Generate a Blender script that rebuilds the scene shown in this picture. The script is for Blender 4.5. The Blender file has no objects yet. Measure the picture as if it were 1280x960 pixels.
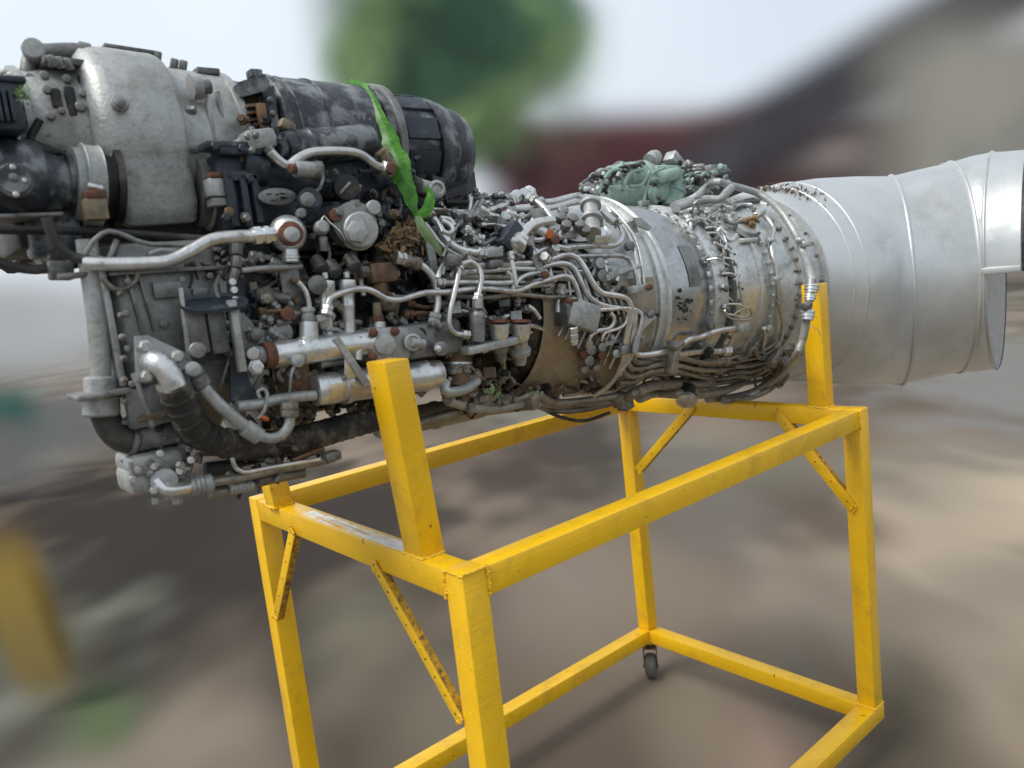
import bpy, bmesh, math, random
import numpy as np
from mathutils import Vector, Matrix
random.seed(11)
scene = bpy.context.scene
COL = scene.collection
V = Vector
PI = math.pi
D2R = math.radians

# ------------------------------------------------------------------ camera
CAM = V((-0.78583, -1.15296, 1.74574))
ROW = [V((0.75363186, -0.64774851, -0.11162833)),      # right
       V((-0.1742245, -0.03310262, -0.9841494)),       # down
       V((0.63378612, 0.76113473, -0.13780085))]       # forward
FPX = 969.56                                           # focal length in 1280-wide pixels
cd = bpy.data.cameras.new('camera')
cam = bpy.data.objects.new('camera', cd); COL.objects.link(cam)
cd.sensor_width = 36.0; cd.lens = FPX / 1280 * 36.0
cd.clip_start = 0.05; cd.clip_end = 1000
r_, u_, b_ = ROW[0], -ROW[1], -ROW[2]
cam.matrix_world = Matrix(((r_.x, u_.x, b_.x, CAM.x), (r_.y, u_.y, b_.y, CAM.y), (r_.z, u_.z, b_.z, CAM.z), (0, 0, 0, 1)))
cd.dof.use_dof = True; cd.dof.focus_distance = 2.2
cd.dof.aperture_fstop = (cd.lens / 1000) / 0.008
scene.camera = cam

# ------------------------------------------------------------------ world and sun
SUN_EL, SUN_AZ = D2R(54), D2R(168)     # azimuth: direction the light comes from, in the xy plane
w = bpy.data.worlds.new('World'); scene.world = w; w.use_nodes = True
nt = w.node_tree; nt.nodes.clear()
wo = nt.nodes.new('ShaderNodeOutputWorld'); bg = nt.nodes.new('ShaderNodeBackground')
sky = nt.nodes.new('ShaderNodeTexSky'); sky.sky_type = 'NISHITA'; sky.sun_disc = False
sky.sun_elevation = SUN_EL; sky.sun_rotation = PI / 2 - SUN_AZ
sky.air_density = 1.0; sky.dust_density = 3.0
tc = nt.nodes.new('ShaderNodeTexCoord')
no = nt.nodes.new('ShaderNodeTexNoise'); no.inputs['Scale'].default_value = 1.6; no.inputs['Detail'].default_value = 1.0
cr = nt.nodes.new('ShaderNodeMapRange'); cr.inputs[1].default_value = .3; cr.inputs[2].default_value = .7; cr.inputs[3].default_value = .62; cr.inputs[4].default_value = .92
mx = nt.nodes.new('ShaderNodeMix'); mx.data_type = 'RGBA'
mx.inputs[7].default_value = (10.2, 11.1, 12.1, 1)      # the thin bright cloud deck
nt.links.new(tc.outputs['Generated'], no.inputs['Vector']); nt.links.new(no.outputs[0], cr.inputs[0])
nt.links.new(cr.outputs[0], mx.inputs[0]); nt.links.new(sky.outputs[0], mx.inputs[6]); nt.links.new(mx.outputs[2], bg.inputs[0])
bg.inputs[1].default_value = 0.084
nt.links.new(bg.outputs[0], wo.inputs[0])
sd = bpy.data.lights.new('sun', 'SUN'); sd.energy = 2.8; sd.angle = D2R(32); sd.color = (1, .96, .9)
sun = bpy.data.objects.new('sun', sd); COL.objects.link(sun)
ld = V((math.cos(SUN_EL) * math.cos(SUN_AZ), math.cos(SUN_EL) * math.sin(SUN_AZ), math.sin(SUN_EL)))
sun.rotation_euler = ld.to_track_quat('Z', 'Y').to_euler(); sun.location = (0, 0, 6)
scene.render.engine = 'CYCLES'
scene.cycles.max_bounces = 6; scene.cycles.transparent_max_bounces = 96
scene.view_settings.view_transform = 'Standard'; scene.view_settings.look = 'None'
scene.view_settings.exposure = 0.13; scene.view_settings.gamma = 1.0

# ------------------------------------------------------------------ photo rays onto real surfaces
def ray(px, py):
    return ROW[0] * ((px - 640) / FPX) + ROW[1] * ((py - 480) / FPX) + ROW[2]
def P(px, py, y):                       # onto the vertical plane y
    d = ray(px, py); return CAM + d * ((y - CAM.y) / d.y)
def PX(px, py, x):
    d = ray(px, py); return CAM + d * ((x - CAM.x) / d.x)
def PZ(px, py, z):
    d = ray(px, py); return CAM + d * ((z - CAM.z) / d.z)
def PD(px, py, dist):
    return CAM + ray(px, py) * dist
YA = 0.55
XS = [-.50, -.31, -.29, -.05, .10, .60, .94, .955, 1.00, 1.02, 1.12, 1.235, 1.245, 1.36, 1.42, 1.56, 1.66, 1.70, 1.86]
ZS = [1.68, 1.68, 1.68, 1.68, 1.68, 1.675, 1.655, 1.652, 1.648, 1.647, 1.642, 1.638, 1.637, 1.630, 1.626, 1.620, 1.615, 1.612, 1.605]
RS = [.26, .29, .29, .28, .27, .275, .304, .314, .312, .275, .286, .262, .29, .285, .285, .29, .295, .31, .33]
S_s = np.arange(1.0, 4.5, .004)
def S(px, py, lift=0.0):                # onto the engine's rounded flank, lifted off by `lift`
    d = ray(px, py)
    X = CAM.x + d.x * S_s; Y = CAM.y + d.y * S_s; Z = CAM.z + d.z * S_s
    dist = np.sqrt((Y - YA) ** 2 + (Z - np.interp(X, XS, ZS)) ** 2) - np.interp(X, XS, RS) - lift
    dist[(X < -.6) | (X > 2.0)] = 9
    hit = np.nonzero(dist < 0)[0]
    s = S_s[hit[0]] if len(hit) else S_s[int(dist.argmin())]
    return CAM + d * float(s)
def S_ok(px, py, lift=0.0):
    p = S(px, py, lift); return abs(math.hypot(p.y - YA, p.z - np.interp(p.x, XS, ZS)) - np.interp(p.x, XS, RS) - lift) < .01
def mpp(p):                             # metres per photo pixel at a point
    return (p - CAM).dot(ROW[2]) / FPX

# ------------------------------------------------------------------ materials
def nodes(name):
    m = bpy.data.materials.new(name); m.use_nodes = True
    t = m.node_tree; b = t.nodes['Principled BSDF']; return m, t, b
def noise(t, scale, detail=4, rough=.6, vec=None, dist=0):
    n = t.nodes.new('ShaderNodeTexNoise'); n.inputs['Scale'].default_value = scale
    n.inputs['Detail'].default_value = detail; n.inputs['Roughness'].default_value = rough; n.inputs['Distortion'].default_value = dist
    if vec: t.links.new(vec, n.inputs['Vector'])
    return n.outputs[0]
def ramp(t, fac, a, b):
    n = t.nodes.new('ShaderNodeMapRange'); n.interpolation_type = 'SMOOTHSTEP'
    n.inputs[1].default_value = a; n.inputs[2].default_value = b; t.links.new(fac, n.inputs[0]); return n.outputs[0]
def mix(t, fac, a, b):
    n = t.nodes.new('ShaderNodeMix'); n.data_type = 'RGBA'
    if isinstance(fac, (int, float)): n.inputs[0].default_value = fac
    else: t.links.new(fac, n.inputs[0])
    for i, c in ((6, a), (7, b)):
        if isinstance(c, tuple): n.inputs[i].default_value = (*c, 1)
        else: t.links.new(c, n.inputs[i])
    return n.outputs[2]
def mathn(t, op, a, b):
    n = t.nodes.new('ShaderNodeMath'); n.operation = op
    for i, c in ((0, a), (1, b)):
        if isinstance(c, (int, float)): n.inputs[i].default_value = c
        else: t.links.new(c, n.inputs[i])
    return n.outputs[0]
def surf(name, base, base2, dirt, metallic=.8, rough=(.3, .55), sc=14, dirt_rng=(.52, .68), dirt_sc=9, bump=.15, bump_sc=160, dirt2=None, d2_rng=(.62, .7), d2_sc=30, per=0.0, stretch=None, speck=.6, wav=0.0):
    m, t, b = nodes(name)
    tc = t.nodes.new('ShaderNodeTexCoord'); vec = tc.outputs['Object']
    if stretch:
        mp = t.nodes.new('ShaderNodeMapping'); mp.inputs['Scale'].default_value = stretch; t.links.new(vec, mp.inputs[0]); svec = mp.outputs[0]
    else: svec = vec
    n1 = noise(t, sc, 5, .6, svec); n2 = noise(t, dirt_sc, 7, .68, vec, .3); n3 = noise(t, bump_sc, 3, .6, vec)
    c = mix(t, ramp(t, n1, .3, .7), base, base2)
    dfac = ramp(t, n2, *dirt_rng)
    c = mix(t, dfac, c, dirt)
    met = mathn(t, 'MULTIPLY', mathn(t, 'SUBTRACT', 1.0, mathn(t, 'MULTIPLY', dfac, .8)), metallic)
    if dirt2:
        n4 = noise(t, d2_sc, 6, .7, vec); f4 = ramp(t, n4, *d2_rng); c = mix(t, f4, c, dirt2)
    n5 = noise(t, 75, 6, .75, vec); c = mix(t, mathn(t, 'MULTIPLY', ramp(t, n5, .5, .74), speck), c, tuple(x * .35 for x in dirt)); n6 = noise(t, 38, 5, .7, vec, .5); c = mix(t, mathn(t, 'MULTIPLY', ramp(t, n6, .62, .40), .4 * speck), c, tuple(min(.8, x * 1.35) for x in base))
    if per:
        oi = t.nodes.new('ShaderNodeObjectInfo'); hv = t.nodes.new('ShaderNodeHueSaturation')
        t.links.new(c, hv.inputs['Color']); v = mathn(t, 'ADD', mathn(t, 'MULTIPLY', oi.outputs['Random'], per), 1 - per * .6); t.links.new(v, hv.inputs['Value']); c = hv.outputs[0]
    t.links.new(c, b.inputs['Base Color']); t.links.new(met, b.inputs['Metallic'])
    ro = t.nodes.new('ShaderNodeMapRange'); ro.inputs[3].default_value = rough[0]; ro.inputs[4].default_value = rough[1]
    t.links.new(mathn(t, 'ADD', mathn(t, 'MULTIPLY', n3, .45), mathn(t, 'MULTIPLY', n2, .55)), ro.inputs[0]); t.links.new(ro.outputs[0], b.inputs['Roughness'])
    bp = t.nodes.new('ShaderNodeBump'); bp.inputs['Strength'].default_value = bump; bp.inputs['Distance'].default_value = .002
    t.links.new(mathn(t, 'ADD', n3, mathn(t, 'MULTIPLY', n2, 2.0)), bp.inputs['Height'])
    if wav:
        n7 = noise(t, 3.2, 2, .5, vec, .6); bw = t.nodes.new('ShaderNodeBump'); bw.inputs['Strength'].default_value = .6; bw.inputs['Distance'].default_value = wav
        t.links.new(n7, bw.inputs['Height']); t.links.new(bp.outputs[0], bw.inputs['Normal']); t.links.new(bw.outputs[0], b.inputs['Normal'])
    else: t.links.new(bp.outputs[0], b.inputs['Normal'])
    return m
M = {}
M['cast'] = surf('cast_aluminium', (.40, .41, .40), (.27, .285, .28), (.19, .175, .14), .45, (.38, .62), 7, (.48, .74), 6, .6, 120, (.10, .10, .09), (.66, .74), 26)
M['casegrey'] = surf('grey_casing', (.235, .24, .23), (.12, .124, .12), (.045, .04, .033), .4, (.4, .65), 8, (.45, .7), 7, .4, 120, (.26, .25, .21), (.66, .74), 20)
M['steel'] = surf('steel_tube', (.68, .68, .66), (.50, .505, .495), (.15, .13, .10), .85, (.24, .5), 20, (.54, .76), 13, .18, 220, per=.35)
M['steeldirty'] = surf('dirty_steel_tube', (.30, .28, .24), (.20, .185, .16), (.09, .075, .055), .6, (.35, .6), 20, (.46, .68), 13, .3, 220, per=.35)
M['bright'] = surf('plated_steel', (.72, .73, .73), (.58, .6, .6), (.26, .21, .13), .8, (.2, .42), 16, (.55, .75), 9, .12, 200, per=.2)
M['hot'] = surf('hot_section_steel', (.58, .60, .585), (.43, .455, .445), (.22, .205, .17), .7, (.3, .52), 9, (.5, .74), 6, .22, 160, (.06, .055, .05), (.67, .73), 24)
M['barrel'] = surf('burnished_barrel', (.42, .43, .43), (.25, .26, .28), (.25, .22, .16), .85, (.2, .38), 5, (.52, .72), 5, .12, 160, (.05, .045, .04), (.70, .76), 20)
M['tan'] = surf('mud_stained_casing', (.27, .22, .15), (.36, .33, .27), (.13, .10, .07), .35, (.4, .65), 6, (.5, .7), 7, .3, 140)
M['exhaust'] = surf('exhaust_sheet', (.58, .60, .60), (.47, .495, .495), (.30, .30, .285), .6, (.3, .46), 3.0, (.52, .74), 3.4, .08, 50, (.17, .15, .12), (.64, .80), 5, speck=.10, wav=.02)
M['black'] = surf('worn_black_paint', (.012, .016, .022), (.03, .035, .042), (.20, .215, .22), .1, (.28, .5), 10, (.46, .62), 15, .35, 120, (.33, .34, .34), (.64, .70), 34, stretch=(1, 1, .25))
M['navy'] = surf('worn_dark_blue_black', (.012, .018, .028), (.028, .038, .05), (.11, .13, .14), .15, (.3, .6), 12, (.56, .68), 14, .4, 100, (.28, .30, .31), (.67, .73), 40, per=.3)
M['dark'] = surf('oily_dark_metal', (.012, .013, .014), (.03, .03, .029), (.075, .06, .045), .4, (.35, .65), 12, (.5, .66), 12, .5, 120)
M['mid'] = surf('dull_grey_metal', (.27, .27, .26), (.15, .15, .143), (.06, .05, .04), .55, (.35, .6), 14, (.5, .68), 14, .3, 160, per=.5)
M['rust'] = surf('rusty_iron', (.17, .065, .032), (.10, .045, .028), (.07, .04, .025), .1, (.6, .85), 24, (.5, .7), 30, .5, 160)
M['bronze'] = surf('brown_bronze', (.20, .12, .065), (.11, .07, .045), (.05, .035, .025), .6, (.35, .6), 16, (.5, .7), 20, .4, 160)
M['mint'] = surf('mint_green_paint', (.26, .37, .31), (.17, .25, .215), (.33, .36, .33), .1, (.4, .6), 12, (.5, .7), 12, .25, 120, (.06, .07, .06), (.66, .72), 22)
M['khaki'] = surf('khaki_clasp', (.25, .20, .12), (.17, .14, .09), (.10, .08, .06), .3, (.45, .6), 20, (.5, .7), 20, .2)
M['rustyellow'] = surf('bare_rusty_yellow', (.62, .34, .01), (.36, .20, .02), (.13, .08, .03), .1, (.6, .9), 60, (.45, .6), 70, .6, 200)
M['soil'] = surf('dry_soil', (.16, .12, .08), (.08, .06, .04), (.27, .23, .18), 0, (.8, .95), 30, (.5, .65), 40, .8, 200)
M['rubber'] = surf('black_rubber', (.02, .02, .02), (.04, .04, .038), (.09, .08, .065), 0, (.5, .75), 14, (.5, .66), 12, .3, 160)
M['wheel'] = surf('caster_tyre', (.07, .065, .06), (.13, .12, .11), (.08, .07, .06), 0, (.5, .8), 14, (.5, .66), 22, .3, 160)
M['whitebg'] = None

def yellow():
    m, t, b = nodes('yellow_gloss_paint')
    tc = t.nodes.new('ShaderNodeTexCoord'); vec = tc.outputs['Object']
    n1 = noise(t, 5, 4, .6, vec); n2 = noise(t, 60, 5, .7, vec, .4); n3 = noise(t, 22, 8, .75, vec); n4 = noise(t, 9, 6, .7, vec, .6)
    c = mix(t, ramp(t, n1, .3, .7), (.80, .46, .003), (.86, .51, .005))
    c = mix(t, ramp(t, n3, .60, .80), c, (.56, .27, .006))
    c = mix(t, mathn(t, 'MULTIPLY', ramp(t, n4, .48, .72), .5), c, (.50, .26, .02))
    c = mix(t, ramp(t, n2, .655, .69), c, (.13, .07, .03))
    n5 = noise(t, 14, 9, .8, vec, .8); c = mix(t, ramp(t, n5, .70, .73), c, (.62, .52, .34))
    t.links.new(c, b.inputs['Base Color'])
    mp = t.nodes.new('ShaderNodeMapping'); mp.inputs['Scale'].default_value = (1.2, 60, 60); t.links.new(vec, mp.inputs[0])
    br = noise(t, 3, 4, .6, mp.outputs[0])
    bp = t.nodes.new('ShaderNodeBump'); bp.inputs['Strength'].default_value = .45; bp.inputs['Distance'].default_value = .004
    t.links.new(mathn(t, 'ADD', mathn(t, 'MULTIPLY', br, .5), mathn(t, 'MULTIPLY', n3, .9)), bp.inputs['Height']); t.links.new(bp.outputs[0], b.inputs['Normal'])
    b.inputs['Roughness'].default_value = .34
    try: b.inputs['Coat Weight'].default_value = .25; b.inputs['Coat Roughness'].default_value = .25
    except Exception: pass
    return m
M['yellow'] = yellow()
def plain(name, col, rough=.6, met=0, sss=0):
    m, t, b = nodes(name)
    tc = t.nodes.new('ShaderNodeTexCoord'); n1 = noise(t, 30, 5, .6, tc.outputs['Object'])
    c = mix(t, ramp(t, n1, .3, .7), col, tuple(x * .7 for x in col)); t.links.new(c, b.inputs['Base Color'])
    b.inputs['Roughness'].default_value = rough; b.inputs['Metallic'].default_value = met
    return m
def leafmat(name, a, c2, trans=.25):
    m, t, b = nodes(name)
    tc = t.nodes.new('ShaderNodeTexCoord'); n1 = noise(t, 70, 5, .7, tc.outputs['Object'], 1.0)
    c = mix(t, ramp(t, n1, .42, .66), a, c2); t.links.new(c, b.inputs['Base Color']); b.inputs['Roughness'].default_value = .38
    tr = t.nodes.new('ShaderNodeBsdfTranslucent'); t.links.new(c, tr.inputs[0]); ms = t.nodes.new('ShaderNodeMixShader'); ms.inputs[0].default_value = trans
    out = t.nodes['Material Output']; t.links.new(b.outputs[0], ms.inputs[1]); t.links.new(tr.outputs[0], ms.inputs[2]); t.links.new(ms.outputs[0], out.inputs[0])
    return m
M['leaf'] = leafmat('green_leaf', (.075, .28, .012), (.025, .14, .008))
M['leafpale'] = leafmat('pale_leaf', (.30, .42, .22), (.20, .34, .12))
M['drygrass'] = plain('dry_plant_matter', (.26, .18, .10), .8)
M['white'] = plain('white_scuffed_paint', (.93, .92, .88), .6)
M['holes'] = plain('hole_shadow_metal', (.03, .02, .01), .8)
M['plate'] = plain('added_disc_grey', (.42, .42, .40), .75)  # background-like grey for the disc added across the exhaust outlet
M['orange'] = plain('orange_cap', (.55, .12, .02), .5)

def braid():
    m, t, b = nodes('braided_hose_cover')
    tc = t.nodes.new('ShaderNodeTexCoord'); vec = tc.outputs['Object']
    n2 = noise(t, 18, 6, .7, vec); n3 = noise(t, 180, 2, .5, vec)
    c = mix(t, ramp(t, n2, .45, .65), (.018, .018, .018), (.13, .12, .10)); t.links.new(c, b.inputs['Base Color'])
    b.inputs['Roughness'].default_value = .65
    bp = t.nodes.new('ShaderNodeBump'); bp.inputs['Strength'].default_value = .8; bp.inputs['Distance'].default_value = .003
    t.links.new(mathn(t, 'ADD', n3, n2), bp.inputs['Height']); t.links.new(bp.outputs[0], b.inputs['Normal'])
    return m
M['braid'] = braid()

# ------------------------------------------------------------------ mesh builder
class MB:
    def __init__(s): s.v = []; s.f = []
    def add(s, vs, fs):
        o = len(s.v); s.v += [V(x) for x in vs]; s.f += [tuple(i + o for i in f) for f in fs]; return s
    def loft(s, rings, cap0=True, cap1=True, close=True):
        n = len(rings[0]); vs = [p for r in rings for p in r]; fs = []
        for i in range(len(rings) - 1):
            for j in range(n if close else n - 1):
                k = (j + 1) % n
                fs.append((i * n + j, i * n + k, (i + 1) * n + k, (i + 1) * n + j))
        if cap0: fs.append(tuple(reversed(range(n))))
        if cap1: fs.append(tuple(range((len(rings) - 1) * n, len(rings) * n)))
        return s.add(vs, fs)
    def lathe(s, a, b, prof, n=24, cap0=True, cap1=True, scale=1.0, rot=0):
        """prof: list of (t along a-b in 0..1, radius)"""
        a = V(a); b = V(b); ax = (b - a).normalized()
        up = V((0, 0, 1)) if abs(ax.z) < .9 else V((1, 0, 0))
        u = ax.cross(up).normalized(); v = u.cross(ax)
        rings = []
        for t, r in prof:
            c = a.lerp(b, t)
            rings.append([c + (u * math.cos(2 * PI * (j + rot) / n) + v * math.sin(2 * PI * (j + rot) / n)) * r * scale for j in range(n)])
        return s.loft(rings, cap0, cap1)
    def box(s, c, ax, ay, az):
        c = V(c); ax = V(ax); ay = V(ay); az = V(az)
        vs = [c + ax * i + ay * j + az * k for i in (-1, 1) for j in (-1, 1) for k in (-1, 1)]
        return s.add(vs, [(0, 1, 3, 2), (4, 6, 7, 5), (0, 4, 5, 1), (2, 3, 7, 6), (0, 2, 6, 4), (1, 5, 7, 3)])
    def tube(s, pts, r, n=10, r1=None, wob=0):
        rings = sweep(pts, r, n, r1, wob); return s.loft(rings)
    def bolt(s, p, nrm, r, h, n=6):
        p = V(p); nrm = V(nrm).normalized()
        return s.lathe(p - nrm * h * .3, p + nrm * h, [(0, r * 1.25), (.28, r * 1.25), (.3, r), (.92, r), (1, r * .8)], n)
def smooth_path(pts, step=.012):
    pts = [V(p) for p in pts]
    if len(pts) < 3: return pts
    q = [pts[0] * 2 - pts[1]] + pts + [pts[-1] * 2 - pts[-2]]
    out = []
    for i in range(1, len(q) - 2):
        p0, p1, p2, p3 = q[i - 1:i + 3]
        n = max(2, min(14, int((p2 - p1).length / step)))
        for k in range(n):
            t = k / n
            out.append(.5 * ((2 * p1) + (-p0 + p2) * t + (2 * p0 - 5 * p1 + 4 * p2 - p3) * t * t + (-p0 + 3 * p1 - 3 * p2 + p3) * t ** 3))
    out.append(pts[-1]); return out
def sweep(pts, r, n=10, r1=None, wob=0):
    path = smooth_path(pts); rings = []
    tan = [(path[min(i + 1, len(path) - 1)] - path[max(i - 1, 0)]).normalized() for i in range(len(path))]
    up = V((0, 0, 1)) if abs(tan[0].z) < .9 else V((1, 0, 0))
    u = tan[0].cross(up).normalized()
    for i, p in enumerate(path):
        u = (u - tan[i] * u.dot(tan[i])).normalized(); v = tan[i].cross(u)
        rr = r if r1 is None else r + (r1 - r) * i / (len(path) - 1)
        if wob: rr *= 1 + wob * (random.random() - .5) * (1 if i % 2 else -1)
        rings.append([p + (u * math.cos(2 * PI * j / n) + v * math.sin(2 * PI * j / n)) * rr for j in range(n)])
    return rings
WL = {}                                  # world location of each parent
def link(o, parent=None):
    COL.objects.link(o)
    if parent is not None: o.parent = parent
    return o
def build(mb, name, mat, parent=None, bevel=0, smooth=True, label=None, kind=None, origin=None, ang=38):
    me = bpy.data.meshes.new(name)
    o = bpy.data.objects.new(name, me)
    base = WL[parent.name] if parent is not None else V((0, 0, 0))
    c = origin if origin is not None else (sum(mb.v, V((0, 0, 0))) / len(mb.v))
    me.from_pydata([p - c for p in mb.v], [], mb.f)
    if bevel:
        bm = bmesh.new(); bm.from_mesh(me)
        ed = [e for e in bm.edges if len(e.link_faces) == 2 and e.calc_face_angle(0) > .6]
        bmesh.ops.bevel(bm, geom=ed, offset=bevel, segments=2, affect='EDGES', profile=.5)
        bm.to_mesh(me); bm.free()
    bm = bmesh.new(); bm.from_mesh(me); bmesh.ops.recalc_face_normals(bm, faces=bm.faces); bm.to_mesh(me); bm.free()
    if smooth:
        me.polygons.foreach_set('use_smooth', [True] * len(me.polygons)); me.set_sharp_from_angle(angle=D2R(ang))
    me.materials.append(mat); link(o, parent); o.location = c - base; WL[o.name] = c
    if label: o['label'] = label
    if kind: o['kind'] = kind
    return o
def empty(name, loc, label, cat, group=None):
    o = bpy.data.objects.new(name, None); COL.objects.link(o); o.location = loc; o.empty_display_size = .1
    o['label'] = label; o['category'] = cat; WL[o.name] = V(loc)
    if group: o['group'] = group
    return o
def tag(o, label, cat, group=None):
    o['label'] = label; o['category'] = cat
    if group: o['group'] = group
    return o

# ================================================================== GROUND AND FAR SETTING
FY0 = math.atan2(ROW[2].y, ROW[2].x) - PI / 2
GZ0 = -.038
def ground_mat():
    m, t, b = nodes('bare_yard_ground')
    g = t.nodes.new('ShaderNodeNewGeometry'); pos = g.outputs['Position']
    mp = t.nodes.new('ShaderNodeMapping'); mp.inputs['Rotation'].default_value = (0, 0, -FY0); t.links.new(pos, mp.inputs[0])
    mp2 = t.nodes.new('ShaderNodeMapping'); mp2.inputs['Scale'].default_value = (1, .6, 1); t.links.new(mp.outputs[0], mp2.inputs[0]); pv = mp2.outputs[0]
    n1 = noise(t, .6, .5, .4, pv); n2 = noise(t, .3, .5, .4, pv); n3 = noise(t, .9, 1, .4, pos)
    c = mix(t, ramp(t, n1, .25, .75), (.085, .066, .050), (.20, .162, .125))
    c = mix(t, ramp(t, n2, .5, .68), c, (.15, .155, .125))
    nw = noise(t, 1.7, 1, .5, pv)
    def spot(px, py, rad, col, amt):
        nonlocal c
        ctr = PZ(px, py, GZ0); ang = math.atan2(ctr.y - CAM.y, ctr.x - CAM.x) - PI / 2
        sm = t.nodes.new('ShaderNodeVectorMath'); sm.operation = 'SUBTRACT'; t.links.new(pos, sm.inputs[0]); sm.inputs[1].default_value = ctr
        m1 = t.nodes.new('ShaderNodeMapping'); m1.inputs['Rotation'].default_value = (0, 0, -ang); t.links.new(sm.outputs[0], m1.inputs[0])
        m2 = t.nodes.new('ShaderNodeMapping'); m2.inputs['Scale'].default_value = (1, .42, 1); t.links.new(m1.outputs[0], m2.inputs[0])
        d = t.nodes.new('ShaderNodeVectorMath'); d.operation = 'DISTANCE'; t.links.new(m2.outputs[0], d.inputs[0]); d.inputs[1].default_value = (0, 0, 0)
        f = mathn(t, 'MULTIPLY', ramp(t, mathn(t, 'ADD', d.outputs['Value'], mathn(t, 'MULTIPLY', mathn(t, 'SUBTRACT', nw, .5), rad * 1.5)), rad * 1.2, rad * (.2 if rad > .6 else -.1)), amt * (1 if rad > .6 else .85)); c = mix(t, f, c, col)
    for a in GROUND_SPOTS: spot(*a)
    t.links.new(c, b.inputs['Base Color']); b.inputs['Roughness'].default_value = .95
    try: b.inputs['Specular IOR Level'].default_value = .15
    except Exception: pass
    return m
GROUND_SPOTS = [(1050, 400, 3.2, (.25, .24, .225), .8), (1250, 470, 1.5, (.17, .17, .165), .9), (120, 520, 1.6, (.10, .095, .085), .8), (230, 655, 2.0, (.022, .018, .015), .97), (60, 640, 1.3, (.03, .024, .02), .93),  # near-black spots at the left: shade of nearby things painted into the ground colour
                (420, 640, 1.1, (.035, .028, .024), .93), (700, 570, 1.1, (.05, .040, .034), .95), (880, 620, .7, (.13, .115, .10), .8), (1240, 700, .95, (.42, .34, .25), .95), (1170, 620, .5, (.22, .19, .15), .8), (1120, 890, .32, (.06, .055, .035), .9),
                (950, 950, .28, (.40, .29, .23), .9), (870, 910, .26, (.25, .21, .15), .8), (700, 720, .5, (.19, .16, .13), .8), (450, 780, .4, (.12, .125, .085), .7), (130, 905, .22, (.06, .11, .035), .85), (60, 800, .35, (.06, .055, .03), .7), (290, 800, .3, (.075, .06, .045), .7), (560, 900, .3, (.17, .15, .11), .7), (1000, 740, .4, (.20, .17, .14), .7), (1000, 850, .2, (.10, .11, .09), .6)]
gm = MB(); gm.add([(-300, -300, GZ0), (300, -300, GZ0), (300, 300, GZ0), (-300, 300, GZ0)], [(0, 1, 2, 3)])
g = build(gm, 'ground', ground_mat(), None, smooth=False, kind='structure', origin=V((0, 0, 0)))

def soft_mat(name, col, col2, hx, hz, fx, fz, nscale=.5):
    """far shape whose cover thins out towards its ragged outline (object-space x and z)"""
    m, t, b = nodes(name)
    tc = t.nodes.new('ShaderNodeTexCoord'); sp = t.nodes.new('ShaderNodeSeparateXYZ'); t.links.new(tc.outputs['Object'], sp.inputs[0])
    n1 = noise(t, nscale, 1, .4, tc.outputs['Object'])
    c = mix(t, ramp(t, n1, .3, .7), col, col2); t.links.new(c, b.inputs['Base Color']); b.inputs['Roughness'].default_value = .9
    ax = mathn(t, 'ABSOLUTE', sp.outputs[0], 0); az = mathn(t, 'ABSOLUTE', sp.outputs[2], 0)
    f = mathn(t, 'MULTIPLY', ramp(t, ax, hx, hx - fx), ramp(t, az, hz, hz - fz))
    f = mathn(t, 'POWER', f, 1.5); t.links.new(f, b.inputs['Alpha'])
    return m
def soft_box(name, c, yaw, hx, hy, hz, fx, fz, col, col2, parent=None, tilt=0, nscale=.5):
    mb = MB(); mb.box((0, 0, 0), (hx, 0, 0), (0, hy, 0), (0, 0, hz))
    o = build(mb, name, soft_mat(name + '_surface', col, col2, hx, hz, fx, fz, nscale), parent, smooth=False, origin=V((0, 0, 0)))
    base = WL[parent.name] if parent else V((0, 0, 0))
    o.location = V(c) - base; o.rotation_euler = (0, tilt, yaw); WL[o.name] = V(c); return o
def far(px, py, dist): return PD(px, py, dist)
FY = math.atan2(ROW[2].y, ROW[2].x) - PI / 2          # facing the viewpoint
# red-walled shed with a dark sloping roof
D = 22.0
c0 = far(960, 235, D)
shed = empty('storage_shed', (c0.x, c0.y, 0), 'blurred dark red shed with a dark sloping roof behind the exhaust pipe', 'building')
k = D / FPX
soft_box('wall', far(900, 215, D), FY, 340 * k, .6, 110 * k, 110 * k, 80 * k, (.15, .055, .058), (.22, .11, .11), shed, D2R(5))
soft_box('roof', far(1090, 88, D - .8), FY, 430 * k, .6, 84 * k, 150 * k, 82 * k, (.05, .05, .062), (.09, .08, .09), shed, D2R(-24))
soft_box('wall', far(1290, 150, D - 1.8), FY, 250 * k, .5, 160 * k, 150 * k, 110 * k, (.36, .345, .30), (.28, .27, .24), shed, D2R(5))
soft_box('window', far(1040, 192, D - 1), FY, 110 * k, .1, 50 * k, 108 * k, 48 * k, (.36, .30, .29), (.28, .23, .22), shed, D2R(5))
soft_box('door', far(905, 205, D - 1), FY, 60 * k, .1, 60 * k, 58 * k, 56 * k, (.09, .03, .035), (.08, .03, .03), shed, D2R(5))
soft_box('window', far(640, 190, D - 1), FY, 60 * k, .1, 50 * k, 58 * k, 48 * k, (.20, .13, .12), (.16, .10, .10), shed, D2R(5))
# low grey fence line / haze of sheds on the horizon
bk = soft_box('boundary_wall', far(880, 300, 19), FY, 620 * 19 / FPX, .3, 62 * 19 / FPX, 200 * 19 / FPX, 45 * 19 / FPX, (.16, .13, .125), (.22, .19, .18), None, D2R(5))
tag(bk, 'low grey-brown wall, out of focus, behind the engine at ground level', 'wall')
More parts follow.
